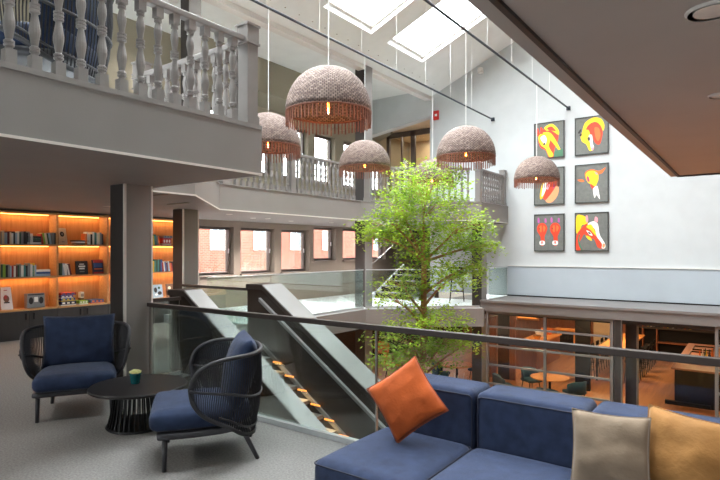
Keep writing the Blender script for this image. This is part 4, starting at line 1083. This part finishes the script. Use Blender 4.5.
# bar counter on the right
bc_ = thing('bar_counter', 'dark bar counter with brown wooden top at the right', 'bar counter', (-2.0,18.3,ZL))
link('counter_top', box(0,1.5,0,5.2,1.05,1.1), 'bar_wood', bc_); link('counter_body', box(.08,1.4,.08,5.1,0,1.05), 'black', bc_)
link('foot_rail', box(-.12,1.0,-.35,-.22,.1,.2), 'black', bc_)
for i in range(3):
    tr_ = thing('serving_tray', f'brown serving tray on the bar counter, {ORD[i]} from the near end', 'tray', (-1.75,19.3+i*1.3,ZL+1.101), 0, 'trays on the bar')
    link('base', box(0,.6,0,.8,0,.015), 'bar_wood', tr_)
    bm = bmesh.new()
    for a in ((0,.6,0,.02),(0,.6,.78,.8),(0,.02,.02,.78),(.58,.6,.02,.78)): B(bm,a[0],a[1],a[2],a[3],.015,.05)
    link('rim', bm, 'black', tr_)
def bottle(loc, m_, label, h=.3, group='bottles at the bar'):
    o = link('bottle', lathe(bmesh.new(), [(.03,0),(.04,.01),(.04,h*.6),(.014,h*.75),(.014,h),(.017,h)], 10), m_, None, True, loc)
    return tag(o, label, 'bottle', group)
names = ['amber','clear white','green','yellow','dark']; bms = ['bk_orange','bk_white','bk_dark green','bk_yellow','bk_black']
for i in range(6):
    q = at_z(706+i*2.0, 352, ZL+1.1); bottle((q.x, 19.2+.25*(i%3)+.05*i, ZL+1.101), bms[i%5], f'{names[i%5]} bottle on the near part of the bar counter, {ORD[i]} from the left', .42)
# back bar
bk_ = thing('back_bar', 'dark back bar shelving with wooden uprights along the rear wall', 'back bar', (-4.3,26.4,ZL))
link('top', box(0,6.0,0,.7,1.15,1.2), 'darkcol', bk_)
link('body', box(0,6.0,.3,.7,0,1.15), 'black', bk_)
for x in (.3,.85,3.4,5.9): link('upright', box(x,x+.05,0,.3,0,1.15), 'bar_wood', bk_)
link('shelf', box(.9,3.4,0,.3,.55,.6), 'bar_wood', bk_)
for i in range(12):
    bottle((-4.0+i*.16+.03*(i%2), 26.7, ZL+1.201), bms[(i*3)%5], f'{names[(i*3)%5]} bottle on the back bar, {ORD[i]} from the left', .3+.05*(i%3))
sg = thing('menu_board', 'white menu sheet hanging above the back bar', 'sign', tuple(at_y(658.5,328,26.9)))
L = at_y(672,328,26.9).x - sg.location.x
link('sheet', box(0,L,0,.015,0,.38), 'paper', sg)
bm = bmesh.new()
for i in range(5): B(bm, L*.12, L*(.88-.1*(i%2)), -.003, -.0005, .06+.06*i, .075+.06*i)
link('text_lines', bm, 'ink', sg)
for x in (.08,L-.08): link('hanger', box(x-.005,x+.005,.004,.010,.38,1.2), 'black', sg)
# small white plant by the column
wp = at_t(458,380,14.5)
br_ = thing('dried_branches', 'pale dried branches in a dark vase below the gallery', 'vase', (wp.x,wp.y,ZL))
link('vase', lathe(bmesh.new(), [(.1,0),(.16,.1),(.12,.4),(.1,.45)], 16), 'planter', br_)
bm = bmesh.new()
for i in range(14):
    a = rnd.uniform(0,2*PI); r_ = rnd.uniform(.1,.38); tube(bm, [(0,0,.4),(r_*.4*math.cos(a),r_*.4*math.sin(a),.75),(r_*math.cos(a),r_*math.sin(a),rnd.uniform(.95,1.25))], [.01,.008,.004], 4)
link('branches', bm, 'a_wht', br_)

# ------------------------------------------------------------------ warm area lamps below the ground-floor ceiling
for x, y, p in ((-9,16,120),(-7.5,20.5,220),(-5,15.2,120),(-4.2,18,200),(-4.2,22.5,260),(-1,16,160),(-1.2,20.5,160),(-2,24.6,90),(-6,25,120),(2.5,18,120),(-9.5,11.5,60)):
    light('AREA','restaurant_downlight',(x,y,-.06 if y > 13.5 else -.35),p*.22,(1,.66,.36),size=.5)
for x,y in ((-4,0.5),(0,1)): light('AREA','ground_light',(x,y,-.4),20,(1,.8,.6),size=.6)
